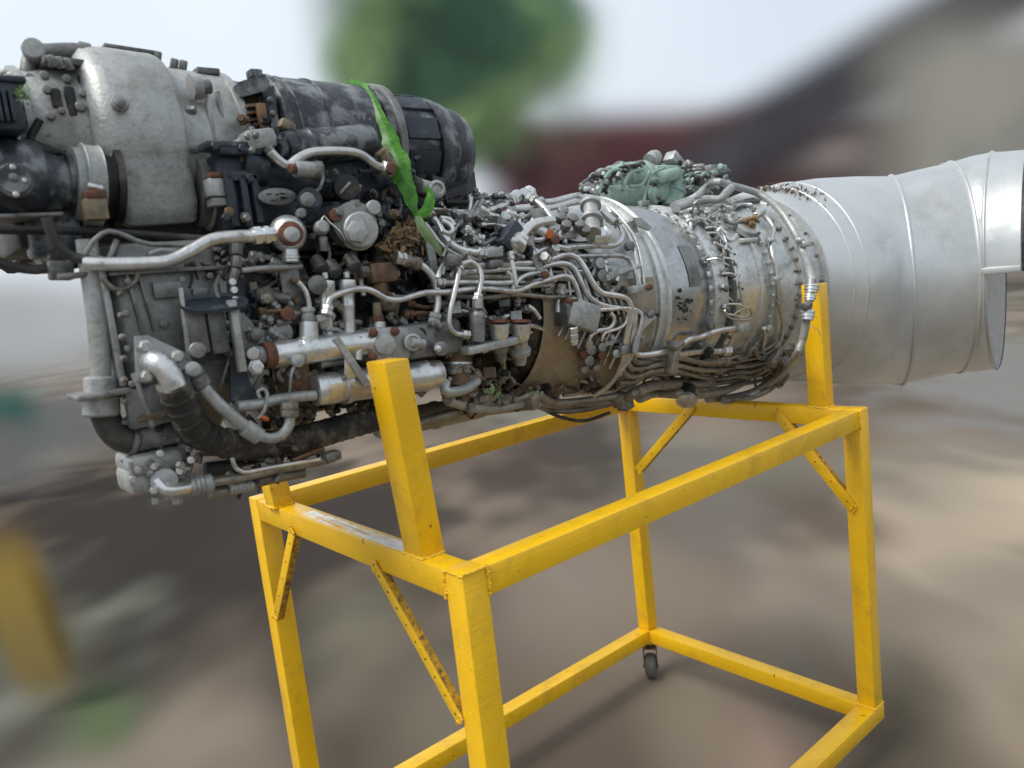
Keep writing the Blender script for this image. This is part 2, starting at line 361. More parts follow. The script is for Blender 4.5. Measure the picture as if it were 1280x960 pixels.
# tree
D = 18.0
tc0 = far(560, 60, D)
tree = empty('leafy_tree', (tc0.x, tc0.y, 0), 'blurred green tree standing behind the black generator', 'tree')
mb = MB(); base = V((tc0.x, tc0.y, 0)); mb.tube([base, base + V((.05, 0, 2.2)), base + V((.1, .1, 4.4)), base + V((0, 0, 6.5))], .22, 10, .06); build(mb, 'trunk', plain('bark', (.12, .09, .07), .9), tree)
def puff_mat():
    m, t, b = nodes('foliage_clumps')
    tc = t.nodes.new('ShaderNodeTexCoord'); uv = t.nodes.new('ShaderNodeUVMap')
    d = t.nodes.new('ShaderNodeVectorMath'); d.operation = 'DISTANCE'; t.links.new(uv.outputs[0], d.inputs[0]); d.inputs[1].default_value = (.5, .5, 0)
    a = mathn(t, 'MULTIPLY', ramp(t, d.outputs['Value'], .5, .0), .33)
    g = t.nodes.new('ShaderNodeNewGeometry'); n1 = noise(t, .45, 1, .4, g.outputs['Position'])
    c = mix(t, ramp(t, n1, .4, .62), (.045, .12, .07), (.19, .31, .13)); t.links.new(c, b.inputs['Base Color']); b.inputs['Roughness'].default_value = .8
    t.links.new(a, b.inputs['Alpha']); return m
random.seed(5)
fr = MB(); crown_r = 138 * D / FPX
kk = D / FPX
clumps = [(565, 45, 88), (610, 110, 62), (520, 110, 62), (640, 40, 55), (500, 20, 70), (560, -60, 120), (570, 150, 50), (465, 80, 50), (680, 40, 42), (600, 10, 60)]
faces = []
for i in range(330):
    cx, cy, cr_ = random.choice(clumps)
    a = random.uniform(0, 2 * PI); rr = cr_ * abs(random.gauss(0, .62))
    p = far(cx + rr * math.cos(a), cy + rr * math.sin(a), D + random.uniform(-1.2, 1.2))
    n = V((random.gauss(0, 1), random.gauss(0, 1), random.gauss(0, .6))) - ROW[2] * 2.6; n.normalize()
    if abs(n.dot((p - CAM).normalized())) < .5: continue
    u = n.cross(V((0, 0, 1))).normalized(); v = n.cross(u); sz = random.uniform(.8, 1.7)
    fr.add([p - u * sz - v * sz, p + u * sz - v * sz, p + u * sz + v * sz, p - u * sz + v * sz], [(0, 1, 2, 3)])
me = bpy.data.meshes.new('crown'); c = base + V((0, 0, 6)); me.from_pydata([p - c for p in fr.v], [], fr.f)
uvl = me.uv_layers.new(name='UVMap'); uvl.data.foreach_set('uv', [x for _ in fr.f for x in (0, 0, 1, 0, 1, 1, 0, 1)])
me.materials.append(puff_mat()); crown = bpy.data.objects.new('crown', me); link(crown, tree); crown.location = c - WL[tree.name]; crown['kind'] = 'stuff'
# things at the far left
D = 9.0; k = D / FPX
vn = far(20, 405, D); van = empty('parked_van', (vn.x, vn.y, 0), 'pale blurred vehicle standing behind the left end of the engine', 'van')
soft_box('body', vn, FY, 200 * k, .8, 100 * k, 150 * k, 90 * k, (.62, .64, .66), (.5, .52, .54), van, D2R(5), .4)
soft_box('lower_body', far(0, 548, D - .1), FY, 190 * k, .8, 75 * k, 140 * k, 60 * k, (.25, .25, .25), (.16, .16, .16), van, D2R(5), .4)
D = 8.4; k = D / FPX
dm = soft_box('oil_drum', far(-8, 528, D), FY, 72 * k, .3, 80 * k, 68 * k, 76 * k, (.02, .19, .14), (.04, .16, .13), None, 0, .6)
tag(dm, 'teal green drum, out of focus, at the left edge beside the pale vehicle', 'drum')
D = 3.6; k = D / FPX
st2 = empty('equipment_stand', (far(30, 800, D).x, far(30, 800, D).y, 0), 'blurred yellow stand leg on the ground at the lower left', 'stand')
soft_box('leg', far(30, 770, D), FY, 62 * k, .04, 150 * k, 50 * k, 100 * k, (.34, .23, .04), (.22, .16, .05), st2, D2R(-8), 1)
# ================================================================== YELLOW STAND
L, W, H, T, HB = 1.645, 1.028, 1.203, .06, .18
stand = empty('engine_stand', (L / 2, W / 2, 0), 'yellow welded square-tube stand on casters carrying the aircraft engine', 'stand')
def sbox(name, x0, x1, y0, y1, z0, z1, mat=None, parent=stand, bevel=.004, label=None):
    mb = MB(); mb.box(((x0 + x1) / 2, (y0 + y1) / 2, (z0 + z1) / 2), ((x1 - x0) / 2, 0, 0), (0, (y1 - y0) / 2, 0), (0, 0, (z1 - z0) / 2))
    return build(mb, name, mat or M['yellow'], parent, bevel, label=label)
e = .0015
for (x, y) in ((0, 0), (0, W - T), (L - T, 0), (L - T, W - T)):
    sbox('post', x, x + T, y, y + T, HB - .002 if x or y else HB - .002, H)
for z1 in (H - e,):
    sbox('top_rail', T, L - T, e, T - e, z1 - T, z1); sbox('top_rail', T, L - T, W - T + e, W - e, z1 - T, z1)
    sbox('top_rail', e, T - e, T, W - T, z1 - T, z1); sbox('top_rail', L - T + e, L - e, T, W - T, z1 - T, z1)
sbox('bottom_rail', 0, L + .004, -.002, T, HB - .06, HB - .003); sbox('bottom_rail', 0, L, W - T, W, HB - .06, HB - .003)
sbox('bottom_rail', .002, T, T, W - T, HB - .06, HB - .004); sbox('bottom_rail', L - T, L - .002, T, W - T, HB - .06, HB - .004)
# uprights that cradle the engine; the near one leans
def upright(b0, t0, sx, sy, z0, z1, label=None):
    b0 = V(b0); t0 = V(t0); mb = MB()
    rg = []
    for k in range(5):
        c = b0.lerp(t0, k / 4); rg.append([c, c + V((sx, 0, 0)), c + V((sx, sy, 0)), c + V((0, sy, 0))])
    mb.loft(rg); return build(mb, 'upright', M['yellow'], stand, .004, label=label)
tf = PZ(480, 453, 1.612)
upright((.006, .139, H), (tf.x, tf.y, 1.612), .056, .070, H, 1.612, 'tall leaning upright at the near left corner')
zt = P(345, 603, .826).z
upright((-.008, .826, H), (-.014, .828, zt), .056, .056, H, zt, 'short cut-off upright at the far left corner')
upright((1.588, .112, H), (1.588, .112, 1.609), .054, .064, H, 1.609, 'upright in front of the exhaust pipe')
# weld beads where tubes meet
random.seed(3)
def bead(a, b, r=.004):
    a = V(a); b = V(b); n = max(3, int((b - a).length / .006)); mb = MB()
    for i in range(n):
        p = a.lerp(b, (i + .5) / n) + V([random.uniform(-.0015, .0015) for _ in range(3)])
        d = (b - a).normalized() * .005; mb.lathe(p - d, p + d, [(0, r * .5), (.3, r * random.uniform(.8, 1.25)), (.7, r), (1, r * .45)], 6)
    return build(mb, 'weld_bead', M['yellow'], stand, kind='stuff')
bead((T, -.001, H - .002), (T, -.001, H - T)); bead((0, T, H - .002), (0, T, H - T)); bead((.004, 0, H), (T, 0, H)); bead((L - T, 0, H - .004), (L - T, 0, H - T))
bead((.006, .139, H), (.006, .209, H), .004); bead((.006, .139, H), (.062, .139, H), .004); bead((-.008, .826, H), (-.008, .882, H), .004); bead((-.008, .826, H), (.05, .826, H), .004)
bead((1.588, .112, H), (1.588, .176, H), .003); bead((1.588, .112, H), (1.642, .112, H), .003)
bead((L - T, 0, HB), (L - T, T, HB), .004); bead((L - T, 0, HB), (L, 0, HB), .004); bead((0, 0, H - .002), (0, T, H - .002), .003)
bead((L - T, T, HB - .004), (L - T, T, HB - T), .004); bead((L - T, W - T, HB - .004), (L - T, W - T, HB - T), .004)
# slotted angle braces
def brace(p1, p2, inward, wd=.034, holes=7, far_leg=False):
    p1 = V(p1); p2 = V(p2); d = (p2 - p1).normalized(); nx = V((1, 0, 0)); side = d.cross(nx).normalized() * inward
    mb = MB(); th = .003; mid = (p1 + p2) / 2; h = (p2 - p1) / 2
    mb.box(mid + side * wd / 2, h, nx * th / 2, side * wd / 2)
    br = build(mb, 'corner_brace', M['yellow'], stand, .0008)
    mb = MB(); mb.box(mid + nx * (wd * .32 + th / 2 - .0006) + side * (wd - th / 2 if far_leg else th / 2), h * .97, nx * wd * .32, side * th / 2); build(mb, 'brace_flange', M['rustyellow'], br, .0008)
    hm = MB()
    for i in range(holes):
        q = p1 + (p2 - p1) * ((i + .6) / holes) + side * wd * .5
        hm.lathe(q - nx * (th / 2 + .0006), q + nx * .001, [(0, .0026), (1, .0026)], 10)
    build(hm, 'bolt_hole', M['holes'], br, kind='stuff')
    wb = MB()
    for q in (p1, p2):
        for i in range(9):
            o = q + side * wd * random.random() + d * random.uniform(-.008, .008); wb.lathe(o - nx * .004, o + nx * .003, [(0, .003), (.5, .005), (1, .002)], 6)
    build(wb, 'weld_spatter', M['yellow'], br, kind='stuff')
    return br
brace(PX(470, 704, -.0035), PX(578, 898, -.0035), -1, .027, 9)
brace(PX(362, 660, -.0035), PX(341, 768, -.0035), 1, .03, 5, True)
brace(PX(868, 513, L - T - .0035), PX(800, 592, L - T - .0035), -1, .034, 5)
brace(PX(966, 520, L - T - .0035), PX(1062, 640, L - T - .0035), 1, .036, 5, True)
# white scraped strip on the left top rail
mb = MB(); random.seed(8)
for i in range(9):
    y0 = .24 + .012 * random.random(); y1 = .70 + random.uniform(-.06, .05); x = .006 + i * .0042
    n = 14; zz = H - e + .0006
    for k in range(n):
        if random.random() < .1: continue
        a = y0 + (y1 - y0) * k / n; b_ = y0 + (y1 - y0) * (k + 1.05) / n
        mb.box((x + random.uniform(-.0006, .0006), (a + b_) / 2, zz), (.0023, 0, 0), (0, (b_ - a) / 2, 0), (0, 0, .0006))
wp = MB(); rr_ = [V((.010 + random.uniform(-.002, .003), .225 + .02 * k, H - e + .0007)) for k in range(25)] ; re_ = [V((.044 + random.uniform(-.004, .003), .225 + .02 * k, H - e + .0007)) for k in range(25)]
for k in range(24): wp.add([rr_[k], re_[k], re_[k + 1], rr_[k + 1], rr_[k] - V((0, 0, .0006)), re_[k] - V((0, 0, .0006)), re_[k + 1] - V((0, 0, .0006)), rr_[k + 1] - V((0, 0, .0006))], [(0, 1, 2, 3), (7, 6, 5, 4), (0, 4, 5, 1), (2, 6, 7, 3), (1, 5, 6, 2), (3, 7, 4, 0)])
build(wp, 'bare_white_primer', M['white'], stand, smooth=False)
ys = MB()
for i in range(22):
    y0 = random.uniform(.24, .62); ys.box((random.uniform(.012, .042), y0 + .04, H - e + .0009), (random.uniform(.0004, .0012), 0, 0), (0, random.uniform(.02, .06), 0), (0, 0, .0005))
build(ys, 'paint_streak', M['yellow'], stand, kind='stuff')
mb = MB(); mb.box((.03, .46, H - e + .0008), (.0005, 0, 0), (0, .12, 0), (0, 0, .0005))
build(mb, 'scratch', M['dark'], stand)
# casters
def caster(x, y, yaw):
    R_ = Matrix.Rotation(yaw, 3, 'Z'); c = V((x, y, 0)); g0 = GZ0
    def tr(p): return c + R_ @ V(p)
    z0 = HB - .061
    mb = MB(); mb.box(tr((0, 0, z0 - .003)), R_ @ V((.032, 0, 0)), R_ @ V((0, .03, 0)), V((0, 0, .003)))
    ct = build(mb, 'caster', M['yellow'], stand, .001)
    mb = MB(); mb.lathe(tr((0, 0, z0 - .006)), tr((0, 0, z0 - .024)), [(0, .018), (.5, .024), (1, .02)], 16)
    mb.box(tr((.012, 0, z0 - .026)), R_ @ V((.026, 0, 0)), R_ @ V((0, .029, 0)), V((0, 0, .002)))
    for s in (-1, 1):
        vs = [tr(p) for q in (.026, .029) for p in ((-.012, s * q, z0 - .025), (.036, s * q, z0 - .025), (.044, s * q, g0 + .045), (.022, s * q, g0 + .036))]
        mb.add(vs, [(0, 1, 2, 3), (7, 6, 5, 4), (0, 4, 5, 1), (1, 5, 6, 2), (2, 6, 7, 3), (3, 7, 4, 0)])
    mb.lathe(tr((.03, -.034, g0 + .053)), tr((.03, .034, g0 + .053)), [(0, .007), (1, .007)], 8)
    build(mb, 'fork', M['bronze'], ct, .0006)
    mb = MB(); mb.lathe(tr((.03, -.024, g0 + .053)), tr((.03, .024, g0 + .053)), [(0, .014), (0, .040), (.12, .050), (.3, .053), (.7, .053), (.88, .050), (1, .040), (1, .014)], 32)
    build(mb, 'wheel', M['wheel'], ct)
for x, y, a in ((L - .035, W - .035, -2.5), (.03, .03, .5), (.03, W - .03, 2.2)): caster(x, y, a)

# ================================================================== ENGINE
eng = empty('turboshaft_engine', (.7, YA, 1.30), 'weathered grey helicopter turbine engine with black generator and bundled pipes lying on the yellow stand', 'engine')
def EB(mb, name, mat, parent=eng, **kw): return build(mb, name, M[mat] if isinstance(mat, str) else mat, parent, **kw)
def zc(x): return float(np.interp(x, XS, ZS))
def AX(x): return V((x, YA, zc(x)))
def revolve(name, mat, prof, n=72, **kw):
    """prof: (x, r) along the engine axis"""
    mb = MB(); rings = [[AX(x) + V((0, math.cos(2 * PI * j / n), math.sin(2 * PI * j / n))) * r for j in range(n)] for x, r in prof]
    mb.loft(rings, kw.pop('cap', True), True); return EB(mb, name, mat, **kw)
def bolt_ring(x, r, n, size, side=1, a0=0, name='flange_bolts', mat='steel', tall=.008):
    mb = MB()
    for i in range(n):
        a = a0 + 2 * PI * i / n; p = AX(x) + V((0, math.cos(a), math.sin(a))) * r
        mb.bolt(p, V((side, 0, 0)), size, tall)
    EB(mb, name, mat, kind='stuff')
def radial_bolts(x, r, n, size, mat='steel', tall=.007, name='case_bolts', skip=0):
    mb = MB()
    for i in range(n):
        if skip and random.random() < skip: continue
        a = 2 * PI * (i + .2 * random.random()) / n; d = V((0, math.cos(a), math.sin(a)))
        mb.bolt(AX(x) + d * r, d, size, tall)
    EB(mb, name, mat, kind='stuff')

# ---- front intake housing and dark core
revolve('intake_housing', 'casegrey', [(-.17, .10), (-.165, .22), (-.15, .235), (-.05, .235), (-.04, .20)])
revolve('accessory_core', 'dark', [(-.02, .20), (.52, .20), (.54, .24)])
# ---- compressor case
revolve('compressor_front_case', 'dark', [(.50, .20), (.52, .245), (.55, .255), (.68, .262)], cap=False)
revolve('compressor_case', 'hot', [(.66, .22), (.665, .262), (.70, .272), (.80, .282), (.93, .301), (.95, .302)])
n = 40
mb = MB(); rings = []
for x, r in ((.545, .262), (.60, .270), (.66, .276), (.72, .280), (.80, .288), (.88, .298), (.935, .3045)):
    rings.append([AX(x) + V((0, math.cos(a), math.sin(a))) * r for a in [D2R(172 + 98 * j / n) for j in range(n + 1)]])
mb.loft(rings, False, False, close=False); EB(mb, 'bleed_cover', 'tan')
revolve('case_flange', 'hot', [(.945, .29), (.947, .311), (.953, .314), (.962, .314), (.965, .307), (.984, .306), (.987, .312), (.998, .312), (1.0, .304), (1.012, .300), (1.018, .285), (1.024, .27)], cap=False)
revolve('combustion_barrel', 'barrel', [(1.015, .262), (1.03, .277), (1.07, .285), (1.12, .288), (1.17, .285), (1.21, .276), (1.235, .264), (1.25, .25)], cap=False)
revolve('barrel_collar', 'hot', [(1.245, .25), (1.25, .284), (1.262, .290), (1.300, .290), (1.303, .284), (1.318, .284), (1.320, .276), (1.322, .25)], cap=False)
revolve('vane_ring', 'dark', [(1.30, .25), (1.37, .25)], cap=False)
revolve('turbine_case', 'hot', [(1.362, .25), (1.364, .283), (1.385, .284), (1.388, .276), (1.42, .279), (1.50, .283), (1.503, .291), (1.515, .291), (1.518, .284), (1.56, .286)], cap=False)
revolve('rear_flange', 'hot', [(1.558, .28), (1.56, .300), (1.574, .301), (1.577, .288), (1.66, .292), (1.665, .296), (1.70, .305), (1.702, .318), (1.718, .319), (1.72, .31), (1.80, .318), (1.83, .322), (1.832, .338), (1.846, .338), (1.848, .325)], cap=False)
random.seed(21)
bolt_ring(1.249, .274, 46, .0042, -1, mat='steel'); 
radial_bolts(1.374, .283, 44, .0058, 'mid'); radial_bolts(1.40, .276, 30, .004, 'mid', skip=.4)
bolt_ring(1.559, .293, 50, .0055, -1); radial_bolts(1.568, .300, 40, .0052, 'steeldirty', skip=.25); bolt_ring(1.701, .311, 48, .0062, -1, mat='steeldirty'); radial_bolts(1.69, .303, 36, .006, 'mid', skip=.3); radial_bolts(1.82, .32, 44, .0058, 'mid', skip=.3)
radial_bolts(1.275, .289, 30, .0035, 'steel', .003)
# narrow clips bridging the collar and combustion barrel
for i in range(40):
    a = 2 * PI * i / 40
    if math.sin(a) < -.2 or math.cos(a) > .5: continue
    d = V((0, math.cos(a), math.sin(a))); tt = V((0, -math.sin(a), math.cos(a))); mb = MB()
    mb.box(AX(1.232) + d * .279, V((.009, 0, 0)), tt * .009, d * .002); EB(mb, 'collar_clip', 'hot', bevel=.0015)
# nozzle vanes in the dark ring
for i in range(46):
    a = 2 * PI * i / 46; d = V((0, math.cos(a), math.sin(a))); tt = V((0, -math.sin(a), math.cos(a)))
    if math.cos(a) > .4: continue
    mb = MB(); mb.box(AX(1.342) + d * .262, V((.014, 0, 0)) + tt * .008, tt * .0035, d * .014); EB(mb, 'vane', 'mid' if i % 3 else 'steel')
# curved patch plate on the barrel
mb = MB(); rings = []
for x, r in ((1.115, .2895), (1.15, .2885), (1.178, .2850)):
    rings.append([AX(x) + V((0, math.cos(a), math.sin(a))) * r for a in [D2R(152 + 26 * j / 12) for j in range(13)]])
mb.loft(rings, False, False, close=False); EB(mb, 'barrel_patch', 'casegrey', label='darker curved patch on the combustion barrel')
mb = MB(); random.seed(4)
for i in range(26):
    q = S(random.gauss(856, 6), random.gauss(385, 11), .012); d = (q - AX(q.x)).normalized(); mb.lathe(q - d * .003, q + d * .0012, [(0, random.uniform(.002, .007)), (1, .001)], 7)
EB(mb, 'burnt_spots', 'dark', kind='stuff')

# ---- exhaust pipe
def hd(deg): return V((math.cos(D2R(deg)), math.sin(D2R(deg)), 0))
def ering(c, h, r, n=88, z=None):
    """ring of radius r whose plane faces heading h"""
    s = hd(h - 90); return [c + s * (math.cos(2 * PI * j / n) * r) + V((0, 0, math.sin(2 * PI * j / n) * r)) for j in range(n)]
r1c = PD(1118, 352, 3.22); r2c = PD(1190, 336, 3.19)
n2 = r2c + hd(-58 - 90) * .425
r3c = n2 + hd(-77) * .012 - hd(-77 - 90) * .43 + V((0, 0, .012))
EX = [(AX(1.845), 0, .332), (AX(1.865) , -1, .346), (V((1.93, .545, 1.602)), -5, .364), (V((2.06, .50, 1.592)), -16, .389), (V((2.20, .44, 1.578)), -30, .410), (V((2.36, .36, 1.562)), -45, .420),
      (r1c, -58, .427), ((r1c + r2c) / 2, -58, .427), (r2c, -58, .425)]
mb = MB(); mb.loft([ering(*a) for a in EX], False, False); 
exh = EB(mb, 'exhaust_pipe', 'exhaust', ang=60)
mb = MB(); mb.loft([ering(r2c, -58, .425), ering(r2c.lerp(r3c, .5), -67, .432), ering(r3c, -77, .43)], False, False); EB(mb, 'elbow_segment', 'exhaust', ang=60)
def seam(c, h, r, w=.006, name='seam_ridge', mat='exhaust'):
    n = 96; pts = ering(c, h, r + .001, n); mb = MB(); ax = hd(h); rg = []
    for p in pts:
        o = (p - c).normalized(); rg.append([p - ax * w - o * .003, p - ax * w * .5 + o * w * .5, p + o * w * .75, p + ax * w * .5 + o * w * .5, p + ax * w - o * .003])
    rg.append(rg[0]); mb.loft(rg, False, False, close=False); return EB(mb, name, mat, ang=60)
seam(V((2.06, .50, 1.592)), -16, .390, .002); seam(V((1.98, .53, 1.598)), -9, .3755, .002); seam(r1c, -58, .428, .009); seam(r2c, -58, .426, .009); seam(r3c, -77, .431, .006)
# outlet sleeve: upper arc only, ending in a dark rim
def arc(c, h, r, a0, a1, n=40):
    s = hd(h - 90); return [c + s * (math.cos(a) * r) + V((0, 0, math.sin(a) * r)) for a in [D2R(a0 + (a1 - a0) * j / n) for j in range(n + 1)]]
A0, A1 = -3, 150
mb = MB(); outs = [arc(r3c + hd(-78) * d, -78, r, A0, A1) for d, r in ((0.0, .430), (.04, .425), (.118, .418))]
ins = [arc(r3c + hd(-78) * d, -78, r, A0, A1) for d, r in ((.118, .411), (.04, .418), (0.0, .423))]
mb.loft(outs + ins + [outs[0]], False, False, close=False); EB(mb, 'outlet_sleeve', 'exhaust', ang=50)
mb = MB(); c = r3c + hd(-78) * .121
mb.loft([arc(c, -78, .424, A0, A1), arc(c + hd(-78) * .012, -78, .424, A0, A1), arc(c + hd(-78) * .012, -78, .385, A0, A1), arc(c, -78, .385, A0, A1), arc(c, -78, .424, A0, A1)], False, False, close=False); EB(mb, 'outlet_rim', 'dark', ang=50)
mb = MB(); q = arc(r3c, -78, .434, A0, A1)[0]; mb.box(q + hd(-78) * .060 + V((0, 0, .012)), hd(-78) * .059, hd(-168) * .006, V((0, 0, .012))); EB(mb, 'outlet_lip', 'exhaust', bevel=.003)
mb = MB(); mb.loft([ering(r3c - hd(-77) * .004, -77, .429), ering(r3c + hd(-77) * .002, -77, .425)], True, True); EB(mb, 'added_outlet_disc', M['plate'], ang=50)  # made-up disc, added to hide the dark inside of the pipe; no real cover
mb = MB(); random.seed(12)
for c_, h_, r_0 in ((r1c, -58, .428), (r2c, -58, .426)):
    for j in range(90):
        a = 2 * PI * j / 90; o = hd(h_ - 90) * math.cos(a) + V((0, 0, math.sin(a))); p = c_ + o * r_0 - hd(h_) * .022; mb.lathe(p - o * .001, p + o * .0015, [(0, .0028), (1, .0018)], 6)
EB(mb, 'rivets', 'exhaust', kind='stuff')
# soil and dry leaves caught on top of the exhaust joint: its own thing
random.seed(31)
mb = MB()
for i in range(150):
    t = random.random(); aa = D2R(84 - 30 * t + random.gauss(0, 4)); xx = 1.875 + .07 * random.random() + .05 * t; rad = .345 + (xx - 1.865) * .30; q = V((xx, .55 - (xx - 1.86) * .2, 1.604)) + V((0, -math.cos(aa), math.sin(aa))) * (rad + random.uniform(0, .010))
    for _ in range(1):
        a = V([random.gauss(0, 1) for _ in range(3)]).normalized() * random.uniform(.004, .014); b3 = V([random.gauss(0, 1) for _ in range(3)]).normalized() * random.uniform(.002, .006)
        mb.add([q - a, q + b3, q + a, q - b3 + V((0, 0, .004))], [(0, 1, 2, 3), (0, 2, 1)])
db = EB(mb, 'leaf_litter', 'soil', None, kind='stuff', smooth=False)
tag(db, 'dark clump of soil and dry litter on the joint where the exhaust pipe begins', 'litter')

# ------------------------------------------------------------------ tube / component helpers in photo coordinates
def pt(a, lift, y):
    if len(a) > 2 and a[2] is not None: return P(a[0], a[1], a[2])
    return P(a[0], a[1], y) if y is not None else S(a[0], a[1], lift)
def nut(mb, p, d, r, l=.016):
    d = d.normalized(); mb.lathe(p - d * l * .5, p + d * l * .5, [(0, r * .8), (.08, r), (.45, r), (.5, r * .82), (.56, r * .82), (.6, r * .98), (.95, r * .98), (1, r * .8)], 6, rot=random.random())
def pipe(pts, rpx, mat='steel', lift=.02, y=None, name='pipe', ends='both', parent=eng, mids=(), n=10):
    q = [pt(a, lift, y) for a in pts]; r = rpx * mpp(q[len(q) // 2])
    mb = MB(); mb.tube(q, r, n); o = EB(mb, name, mat, parent)
    if ends:
        if ends in ('both', 'start'): m = MB(); nut(m, q[0], q[1] - q[0], r * 1.75, max(.014, r * 3)); EB(m, 'union_nut', 'steeldirty' if mat != 'steel' else 'steel', o)
        if ends in ('both', 'end'): m = MB(); nut(m, q[-1], q[-1] - q[-2], r * 1.75, max(.014, r * 3)); EB(m, 'union_nut', 'steeldirty' if mat != 'steel' else 'steel', o)
    for k in mids:
        m = MB(); nut(m, q[k], q[k + 1] - q[k], r * 1.7, max(.02, r * 4)); EB(m, 'coupling', 'mid', o)
    return o
def cyl(name, mat, a, b, rpx, y=None, lift=.02, prof=None, n=32, parent=eng, **kw):
    A = pt(a, lift, y); B = pt(b, lift, y); r = rpx * mpp((A + B) / 2)
    mb = MB(); mb.lathe(A, B, prof or [(0, .85), (.02, 1), (.98, 1), (1, .85)], n, scale=r); return EB(mb, name, mat, parent, **kw)
def boss(name, mat, a, rpx, y=None, lift=.02, h=.03, prof=None, n=32, parent=eng, nrm=(-.25, -1, .05), **kw):
    A = pt(a, lift, y); r = rpx * mpp(A); d = V(nrm).normalized()
    mb = MB(); mb.lathe(A, A + d * h, prof or [(0, 1), (.92, 1), (1, .88)], n, scale=r); return EB(mb, name, mat, parent, **kw)
def block(name, mat, a, wpx, hpx, dep, y=None, lift=.02, rot=0, parent=eng, bevel=.004, yaw=0, **kw):
    A = pt(a, lift, y); k = mpp(A); d = V((0, -1, 0)); ux = V((math.cos(yaw), math.sin(yaw), 0)); uz = V((0, 0, 1))
    f = 1 / max(.5, abs(ux.dot(ROW[0])))
    u1 = ux * math.cos(rot) + uz * math.sin(rot); u2 = -ux * math.sin(rot) + uz * math.cos(rot); nn = u1.cross(u2)
    mb = MB(); mb.box(A, u1 * wpx * .5 * k * f, nn * dep * .5, u2 * hpx * .5 * k); return EB(mb, name, mat, parent, bevel=bevel, **kw)
def plate(name, mat, poly, th, y=None, lift=.02, parent=eng, bevel=.0015, **kw):
    q = [pt(a, lift, y) for a in poly]; mb = MB(); d = V((0, th, 0)); n = len(q)
    mb.add(q + [p + d for p in q], [tuple(range(n)), tuple(reversed(range(n, 2 * n)))] + [(i, (i + 1) % n, (i + 1) % n + n, i + n) for i in range(n)]); return EB(mb, name, mat, parent, bevel=bevel, smooth=False, **kw)
def bolts_at(name, mat, lst, rpx, y=None, lift=.02, h=.008, nrm=(-.2, -1, 0), parent=eng):
    for a in lst:
        A = pt(a, lift, y); mb = MB(); mb.bolt(A, V(nrm), rpx * mpp(A), h); EB(mb, name, mat, parent)
HEXCAP = [(0, .55), (0, .8), (.1, .86), (.5, .86), (.5, 1), (1, 1)]
# ------------------------------------------------------------------ upper gearbox drum, starter and generator
def xl(name, mat, y, prof, zz, n=56, **kw):
    """lathe along the engine direction; prof (x, r), zz centre height or (z0,z1)"""
    mb = MB(); rings = []
    for i, (x, r) in enumerate(prof):
        z = zz; rings.append([V((x, y, z)) + V((0, math.cos(2 * PI * j / n), math.sin(2 * PI * j / n))) * r for j in range(n)])
    mb.loft(rings); return EB(mb, name, mat, **kw)
# drum casting: round top, straight lower flanks and flat foot
def drum_ring(x, r, foot, zc_, n=40):
    out = []
    for j in range(n + 1):
        a = PI * (-.12 + 1.24 * j / n); out.append(V((x, YA - math.cos(a) * r, zc_ + math.sin(a) * r)))
    out2 = [V((x, YA + r * .97, foot + .03)), V((x, YA + r * .86, foot)), V((x, YA - r * .86, foot)), V((x, YA - r * .97, foot + .03))]
    return out + out2
mb = MB(); DZ = 2.092; FT = 1.915
mb.loft([drum_ring(-.392, .10, 1.99, DZ), drum_ring(-.390, .135, 1.955, DZ), drum_ring(-.384, .158, 1.935, DZ), drum_ring(-.372, .171, 1.922, DZ), drum_ring(-.355, .176, FT, DZ), drum_ring(-.32, .177, FT, DZ), drum_ring(-.245, .173, FT + .002, DZ), drum_ring(-.236, .170, FT + .005, DZ), drum_ring(-.232, .160, FT + .012, DZ)])
EB(mb, 'gearbox_drum', 'cast', ang=50)
mb = MB(); mb.loft([drum_ring(-.394, .184, FT - .006, DZ), drum_ring(-.380, .187, FT - .008, DZ)]) if False else None
boss('drum_boss', 'cast', (150, 130), 10, y=.365, h=.012, prof=[(0, 1.1), (.6, 1), (1, .9)])
boss('boss_plug', 'casegrey', (150, 130), 6.5, y=.358, h=.010)
block('drum_cover_strip', 'casegrey', (160, 65), 46, 4, .05, y=.55, rot=-.06, bevel=.0015)
# studs sticking out of the drum's rear edge
bolts_at('drum_stud', 'mid', [(196, 77), (217, 86), (228, 88)], 5.0, y=.53, h=.02, nrm=(.2, -.3, 1))
bolts_at('drum_stud', 'mid', [(237, 138), (240, 187)], 5, y=.40, h=.012, nrm=(1, -.6, 0))
# ribbed end bell in front of the drum
xl('end_bell', 'cast', YA, [(-.505, .05), (-.50, .095), (-.488, .108), (-.470, .112), (-.44, .118), (-.40, .124), (-.385, .128)], 2.108)
mb = MB()
for i in range(26):
    a = D2R(i * 14); d = V((0, math.cos(a), math.sin(a))); mb.bolt(V((-.487, YA, 2.108)) + d * .103, V((-1, 0, 0)), .0055, .012)
EB(mb, 'bell_bolts', 'mid', kind='stuff')
BY = .425
xl('bell_rim', 'cast', YA, [(-.488, .104), (-.486, .116), (-.476, .117), (-.474, .108)], 2.108)
for (x, y, w_, h_) in ((70, 123, 9, 24), (89, 128, 9, 38), (75, 158, 11, 26), (115, 103, 24, 15), (112, 85, 26, 9), (94, 177, 18, 10)): block('bell_recess_cover', 'dark', (x, y), w_, h_, .012, y=BY + .008 + (abs(y - 132) / 55) ** 2 * .05, bevel=.004)
for (x, y, r) in ((59, 114, 5), (64, 146, 5), (101, 135, 6), (100, 157, 6), (84, 100, 5), (104, 118, 4.5), (78, 140, 4), (60, 168, 5), (56, 96, 5)): boss('bell_boss', 'mid', (x, y), r, y=BY + .006 + (abs(y - 132) / 55) ** 2 * .045, h=.012)
